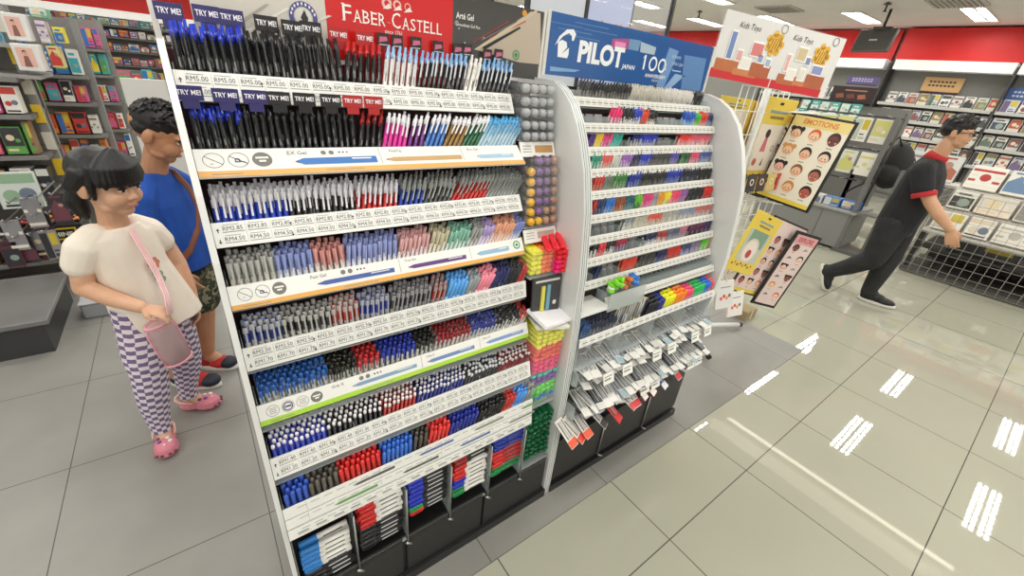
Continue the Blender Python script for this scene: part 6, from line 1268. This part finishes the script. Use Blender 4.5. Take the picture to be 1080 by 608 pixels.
for i in range(3):
    y = CY1 - .03; q = 0
    while y > -1.6:
        w = [.24, .2, .28, .22][(q + i) % 4]; col = ['#e6e2d8', '#dedbd2', '#ece9e0', '#e0d2c2'][(q * 2 + i) % 4]; pic = [['#c9c4b8', '#d9c9b4', '#b9b4aa', '#c98a6a'], ['#3a3836', '#d2cec4', '#8a8780', '#2e2c2b'], ['#b23a3a', '#6a86a8', '#3a3634', '#9a9aa8']][i][q % 4]
        cover('boxed_set', (6.25 + .28 * i, y - w / 2, .482 + .2 * i), w * .95, .2 if i < 2 else .26, .05, col, pic, f"pale boxed set, {['first', 'second', 'third', 'fourth', 'fifth', 'sixth', 'seventh', 'eighth', 'ninth', 'tenth', 'eleventh', 'twelfth'][q]} from the man on the {['front', 'middle', 'back'][i]} step", None, 'box', None, .45)
        y -= w + .015; q += 1
for i in range(4): cover('stored_box', (6.35, .3 - .62 * i, .311), .5, .14, .3, '#4a4847', '#3a3938', 'dark box stored under the stepped display behind mesh', 'dark boxes stored behind the mesh', 'box', None, 0)
for i, (w_, c_, p_, lab) in enumerate(((.3, '#e2e0da', '#c94a3a', 'white picture box with a red picture beyond the man'), (.26, '#d8d6d0', '#8a8a90', 'white picture box with grey picture beyond the man'), (.3, '#dcdcd8', '#b46a50', 'white picture box with a rust picture beyond the man'))):
    cover('picture_box', (7.3, 1.75 - .34 * i, .86), w_, .3, .06, c_, p_, lab, None, 'box', None, .2)
b = MB(); b.box((7.35, 1.4, .84), (.34, 1.2, .03), M('#c9c7c0', .5)); 
for y in (.9, 1.9): b.box((7.35, y, .41), (.05, .05, .83), M('#5a5956', .5))
tag(b.build('side_table'), 'pale side table with picture boxes beyond the walking man', 'table')

# ================================================================ left-hand background
pl = tag(empty('display_plinth', (-1.6, 3.1, 0)), 'low grey display plinth standing empty at the left', 'plinth'); PI_ = Matrix.Translation((1.6, -3.1, 0))
pxr = -.775
b = MB(); b.box((pxr - .9, 3.13, .185), (1.8, .64, .03), noise_mat('plinth_top', '#6f6f6e', '#7c7c7a', 3, .35), None, .004); b.build('deck', pl, PI_)
b = MB(); b.box((pxr - .91, 3.13, .085), (1.77, .61, .17), M('#363637', .5)); b.build('skirt', pl, PI_)
def gondola(x0, x1, y, levels, name, label, depth=.4, topz=1.6, backc='#86827c', shelfc='#5f5d5a', post='#8f8f8c'):
    g = tag(empty(name, ((x0 + x1) / 2, y, 0)), label, 'shelving'); G = Matrix.Translation((-(x0 + x1) / 2, -y, 0))
    b = MB(); b.box(((x0 + x1) / 2, y + depth, topz / 2), (x1 - x0, .03, topz), M(backc, .6)); b.build('back_panel', g, G)
    for z in levels: b = MB(); b.box(((x0 + x1) / 2, y + depth / 2, z - .012), (x1 - x0, depth, .024), M(shelfc, .5)); b.box(((x0 + x1) / 2, y - .006, z - .01), (x1 - x0, .012, .022), M('#7d7b77', .5)); b.build('shelf', g, G)
    for x in (x0, x1): b = MB(); b.box((x, y + depth * .5, topz / 2), (.035, .05, topz), M(post, .4, .3)); b.build('upright', g, G)
    return g, G
BR = ['#c23a30', '#2f6ab0', '#e0c23a', '#d8d6d0', '#2a2a2e', '#5a9a4a', '#d9823a', '#7a4a8a', '#3aa0a8', '#c95a86', '#8a6a4a', '#e8e4dc']
BN = dict(zip(BR, ['red', 'blue', 'yellow', 'white', 'black', 'green', 'orange', 'purple', 'teal', 'pink', 'brown', 'cream']))
def fill(x0, x1, y, z, hmin, hmax, wmin, wmax, where, grp, face='-y', seed=0, cs=None):
    r = random.Random(seed); x = x0; cs = cs or BR
    while x < x1 - wmin * .6:
        w = min(r.uniform(wmin, wmax), x1 - x); h = r.choice((hmin, (hmin + hmax) / 2, hmax)); w = round(w, 2); c = r.choice(cs); p = r.choice([q for q in BR if q != c])
        cover('toy_box', (x + w / 2, y + .02, z + .001), w * .92, round(h, 2), .1, c, p, f'{BN[c]} box with {BN[p]} picture {where}', f'{BN[c]} and {BN[p]} boxes {where}', 'box', None, .06, face); x += w + .008
# near gondola behind the plinth
ya = 3.62
g, G = gondola(-2.6, -.69, ya, [.22, .62, .86, 1.08, 1.27], 'toy_gondola', 'grey toy shelving with yellow striped upright behind the plinth', .42, 1.62)
b = MB()
for k in range(10): b.box((-.69 , ya + .17, .1 + .155 * k + .04), (.042, .012, .1), M('#e3c02a' if k % 2 == 0 else '#d8d4c4', .5))
ob = b.build('price_strip', g, G); ob['label'] = 'yellow and white label strip'
fill(-2.4, -.72, ya, .22, .2, .32, .08, .16, 'on the lowest shelf behind the plinth', '', seed=1, cs=['#c23a30', '#2a2a2e', '#e0c23a', '#8a6a4a'])
fill(-2.4, -.72, ya, .62, .13, .19, .06, .14, 'on the second shelf behind the plinth', '', seed=2, cs=['#2f6ab0', '#d8d6d0', '#3aa0a8', '#d9823a', '#2a2a2e'])
fill(-2.4, -.72, ya, .86, .13, .18, .05, .12, 'on the third shelf behind the plinth', '', seed=3, cs=['#5a9a4a', '#8a6a4a', '#e8e4dc', '#3aa0a8', '#c95a86'])
fill(-2.4, -.72, ya, 1.08, .11, .16, .05, .12, 'on the fourth shelf behind the plinth', '', seed=4, cs=['#e8e4dc', '#2a2a2e', '#c95a86', '#8a6a4a'])
# yellow lettered black toy crate
p = aty(58, 248, 3.5); t = tag(empty('toy_crate', p), 'black and yellow crate of toy cars below the hooks', 'crate'); b = MB(); b.box((0, .1, .0), (.26, .2, .12), M('#1c1a18', .5), None, .004); c_ = b.build('crate_body', t); b = MB(); F = Matrix.Translation((0, -.001, 0)) @ Matrix.Rotation(PI / 2, 4, 'X'); rect(b, -.1, -.035, .1, .04, M('#e0b92a', .5), .0005, F); rect(b, -.09, -.025, .09, .03, M('#1c1a18', .5), .001, F); put_text(b, 'MACHINE', -.08, -.012, .026, M('#efe6d2', .5), .0015, F, width=.16, bold=.04); b.build('lettering', c_)
for i in range(8):
    b = MB(); c0 = ['#c23a30', '#e0b92a', '#b52a2a', '#d9823a'][i % 4]; b.box((0, 0, 0), (.06, .035, .022), M(c0, .3), None, .006); b.box((.0, 0, .016), (.03, .03, .016), M('#2a2c30', .2), None, .004); o = b.build('toy_car', None, Matrix.Translation((p.x - .095 + .062 * (i % 4), 3.545 + .07 * (i // 4), p.z + .078)) @ Matrix.Rotation(rp.uniform(-.4, .4), 4, 'Z')); tag(o, f"{dict(zip(['#c23a30', '#e0b92a', '#b52a2a', '#d9823a'], ['red', 'yellow', 'dark red', 'orange']))[c0]} toy car in the black and yellow crate", 'toy car', 'toy cars in the black crate')
    b = MB()
    for sx in (-1, 1):
        for sy in (-1, 1): b.ell((sx * .018, sy * .017, -.009), (.008, .004, .008), M('#151515', .6), None, 8, 5)
    b.build('wheels', o)
# wire hooks with hanging packs
t = tag(empty('hook_bar', (-1.05, 3.5, .75)), 'rows of chrome hooks sticking out over the plinth', 'hooks'); HI = Matrix.Translation((1.05, -3.5, -.75)); HK = []
for r in range(3):
    for i in range(4):
        a = aty(8 + 15 * i - 4 * r, 216 + 20 * r - 3 * i, 3.15 + .0 * r); HK.append((a, r, i)); b = MB(); b.tube([(a.x, 3.62, a.z - .02), (a.x, 3.17, a.z), (a.x, 3.15, a.z + .018)], .004, STEEL, 6); b.build('hook', t, HI)
for a, r, i in HK:
    if (r + i) % 2 or r == 2: cover('hang_pack', (a.x, 3.22 + .03 * (i % 3), a.z - .175), .07, .17, .008, ['#3a2226', '#8d8a8c', '#5a2a36', '#2c2a2e'][(i + r) % 4], ['#6a3a46', '#8a8a8c', '#2a2a2e'][(i + r) % 3], f"small carded toy on the {['upper', 'middle', 'lower'][r]} hooks, {ORD[i]} from the left", None, 'toy', None, 0, '-y')
cover('clear_bag', (aty(20, 205, 3.3).x, 3.3, aty(20, 205, 3.3).z - .08), .16, .19, .03, '#c9cfc8', '#8aa88a', 'clear bag of pale green toys hanging left of the crate', None, 'bag', None, .1, '-y')
# two pink picture boxes on top
def pic_box(px0, py0, px1, py1, y, lab, white='#e3e1de'):
    a = aty(px0, py0, y); c = aty(px1, py1, y); w, h = c.x - a.x, a.z - c.z; t = tag(empty('gift_box', ((a.x + c.x) / 2, y, (a.z + c.z) / 2)), lab, 'box'); b = MB(); b.box((0, .09, 0), (w, .18, h), M(white, .4), None, .004); bd = b.build('box_body', t); b = MB(); F = Matrix.Rotation(PI / 2, 4, 'X'); rect(b, -w * .36, -h * .34, w * .3, h * .36, M('#e2b4a4', .5), .001, F); poly(b, [(-w * .2, -h * .34), (w * .1, -h * .34), (w * .04, h * .06), (-w * .12, h * .06)], M('#8a5a54', .5), .0015, F); disc(b, -w * .04, h * .16, w * .085, M('#d8a68a', .5), .002, 14, F); disc(b, -w * .05, h * .21, w * .085, M('#3a2624', .5), .0018, 14, F); b.build('picture', bd)
pic_box(-2, 12, 34, 44, 3.7, 'white gift box with a pink picture, upper of the two'); pic_box(9, 45, 48, 76, 3.66, 'white gift box with a pink picture, lower of the two')
for i, (px0, py0, px1, py1, c, p_, w_) in enumerate(((36, 22, 54, 46, '#d8ccd6', '#8a6a9a', 'lilac'), (48, 48, 68, 72, '#d9c98a', '#c23a30', 'yellow and red'), (54, 28, 70, 46, '#e0d23a', '#2f6ab0', 'bright yellow'), (28, 6, 52, 20, '#6aa88a', '#d8d6d0', 'mint green'), (-4, 18, 3, 48, '#7ab0c4', '#d8d6d0', 'pale blue'))):
    a = aty(px0, py0, 3.8); c0 = aty(px1, py1, 3.8); cover('toy_box', ((a.x + c0.x) / 2, 3.8, c0.z), round(c0.x - a.x, 2), round(a.z - c0.z, 2), .12, c, p_, f'{w_} box among the white gift boxes on the top shelf', None, 'box', None, 0, '-y')
b = MB(); b.box((-1.15, 3.84, aty(30, 79, 3.66).z - .012), (1.1, .36, .02), M('#9a9894', .5)); o = b.build('shelf', g, G); b = MB(); b.box((-1.15, 3.87, aty(16, 46, 3.7).z - .012), (1.1, .34, .02), M('#9a9894', .5)); o = b.build('shelf', g, G)
# bays further back
yb = 4.5
g, G = gondola(-.86, -.5, yb, [.35, .62, .84, 1.06, 1.24], 'toy_gondola', 'narrow toy shelving bay behind the girl between two uprights', .4, 1.6)
for i, z in enumerate((.35, .62, .84, 1.06, 1.24)): fill(-.84, -.52, yb, z, [.16, .14, .13, .11, .16][i], [.21, .18, .18, .14, .28][i], .04, .09, f"on the {['lowest', 'second', 'third', 'fourth', 'top'][i]} shelf of the bay behind the girl", '', seed=20 + i, cs=[['#d9823a', '#c23a30', '#e0c23a'], ['#c95a86', '#e8e4dc', '#3aa0a8', '#d9823a'], ['#c23a30', '#d9823a', '#d8d6d0', '#e0c23a'], ['#5a9a4a', '#e8e4dc', '#2f6ab0', '#c95a86'], ['#2a2a2e', '#2f6ab0', '#e8e4dc', '#d8d6d0']][i])
yc = 5.4
g, G = gondola(-.62, -.43, yc, [.5, .75, .98, 1.2, 1.4], 'toy_gondola', 'slim shelving bay of small packs right of the narrow bay', .4, 1.62)
for i, z in enumerate((.5, .75, .98, 1.2, 1.4)): fill(-.61, -.44, yc, z, .13, [.2, .18, .17, .16, .18][i], .035, .07, f"on the {['lowest', 'second', 'third', 'fourth', 'top'][i]} shelf of the slim bay", '', seed=30 + i, cs=['#c23a30', '#e8e4dc', '#c95a86', '#d8d6d0', '#3aa0a8'])
# far wall shelving
far = tag(empty('far_shelving', (-.9, WY - .3, 0)), 'white lit wall shelving at the far end under the red fascia', 'shelving'); FI2 = Matrix.Translation((.9, -WY + .3, 0))
b = MB(); b.box((-.9, WY - .03, 1.0), (3.4, .05, 2.0), M('#8a8782', .6)); b.build('back_panel', far, FI2)
b = MB(); b.box((-.9, WY - .22, 1.9), (3.4, .34, .14), M('#f2f0ea', .4, emit=.5)); b.build('valance', far, FI2)
FZ = [.30, .62, .92, 1.2, 1.46, 1.68]
for z in FZ: b = MB(); b.box((-.9, WY - .2, z - .015), (3.4, .36, .03), M('#6d6b68' if z > .7 else '#a9a7a1', .5)); b.build('shelf', far, FI2)
b = MB(); b.box((-.9, WY - .25, .14), (3.4, .42, .28), M('#8a8882', .5)); b.build('base', far, FI2)
for i, z in enumerate(FZ): fill(-2.1, .5, WY - .36, z, .11, .17 if i < 5 else .13, .11, .2, f"on the {['lowest', 'second', 'third', 'fourth', 'fifth', 'top'][i]} far wall shelf", '', seed=40 + i, cs=[['#d8d6d0', '#e0c23a', '#3aa0a8'], ['#e0c23a', '#c23a30', '#e8e4dc'], ['#2a2a2e', '#5a9a4a', '#c95a86', '#d8d6d0'], ['#8a6a4a', '#d8d6d0', '#c23a30'], BR, ['#c95a86', '#d8d6d0', '#3aa0a8']][i])
# mid-floor rack between the far wall and the children
ym = 8.0
g, G = gondola(-.78, -.2, ym, [.45, .7, .93], 'toy_gondola', 'low shelving of bright packs in front of the far wall', .4, 1.1, '#6f6d68')
for i, z in enumerate((.45, .7, .93)): fill(-.76, -.22, ym, z, .14, .2, .09, .16, f"on the {['lower', 'middle', 'upper'][i]} shelf of the low far gondola", '', seed=60 + i, cs=[['#d8d6d0', '#c23a30'], ['#e0c23a', '#5a9a4a', '#e8e4dc'], ['#3aa0a8', '#d8d6d0', '#c95a86']][i])
# white end panel and crate behind the boy
t = tag(empty('end_panel', (-.16, 3.2, 0)), 'white fixture end panel standing behind the boy', 'panel'); EI = Matrix.Translation((.16, -3.2, 0))
b = MB(); b.box((-.135, 3.2, .72), (.19, .03, 1.22), M('#d4d2cc', .5)); b.build('panel_board', t, EI); b = MB(); b.box((-.135, 3.22, .055), (.17, .06, .11), M('#6d6b67', .5)); b.build('foot', t, EI)
p = atz(108, 337, 0); b = MB(); b.box((p.x, p.y + .1, .05), (.16, .14, .1), M('#8f9092', .3), None, .01); o = tag(b.build('basket'), 'small grey plastic basket on the floor behind the girl', 'basket'); b = MB(); b.box((p.x, p.y + .1, .1), (.17, .15, .012), M('#a9aaac', .3), None, .004); b.build('rim', o)

# ================================================================ light and view
sc = bpy.context.scene
w = bpy.data.worlds.new('world'); sc.world = w; w.use_nodes = True
w.node_tree.nodes['Background'].inputs[0].default_value = (1, .98, .95, 1); w.node_tree.nodes['Background'].inputs[1].default_value = 1.1
sc.view_settings.view_transform = 'Standard'; sc.view_settings.look = 'None'; sc.view_settings.gamma = 1; sc.view_settings.use_curve_mapping = False
sc.view_settings.exposure = -0.24
sc.cycles.use_denoising = True; sc.cycles.max_bounces = 6; sc.cycles.transparent_max_bounces = 10; sc.cycles.sample_clamp_indirect = 4
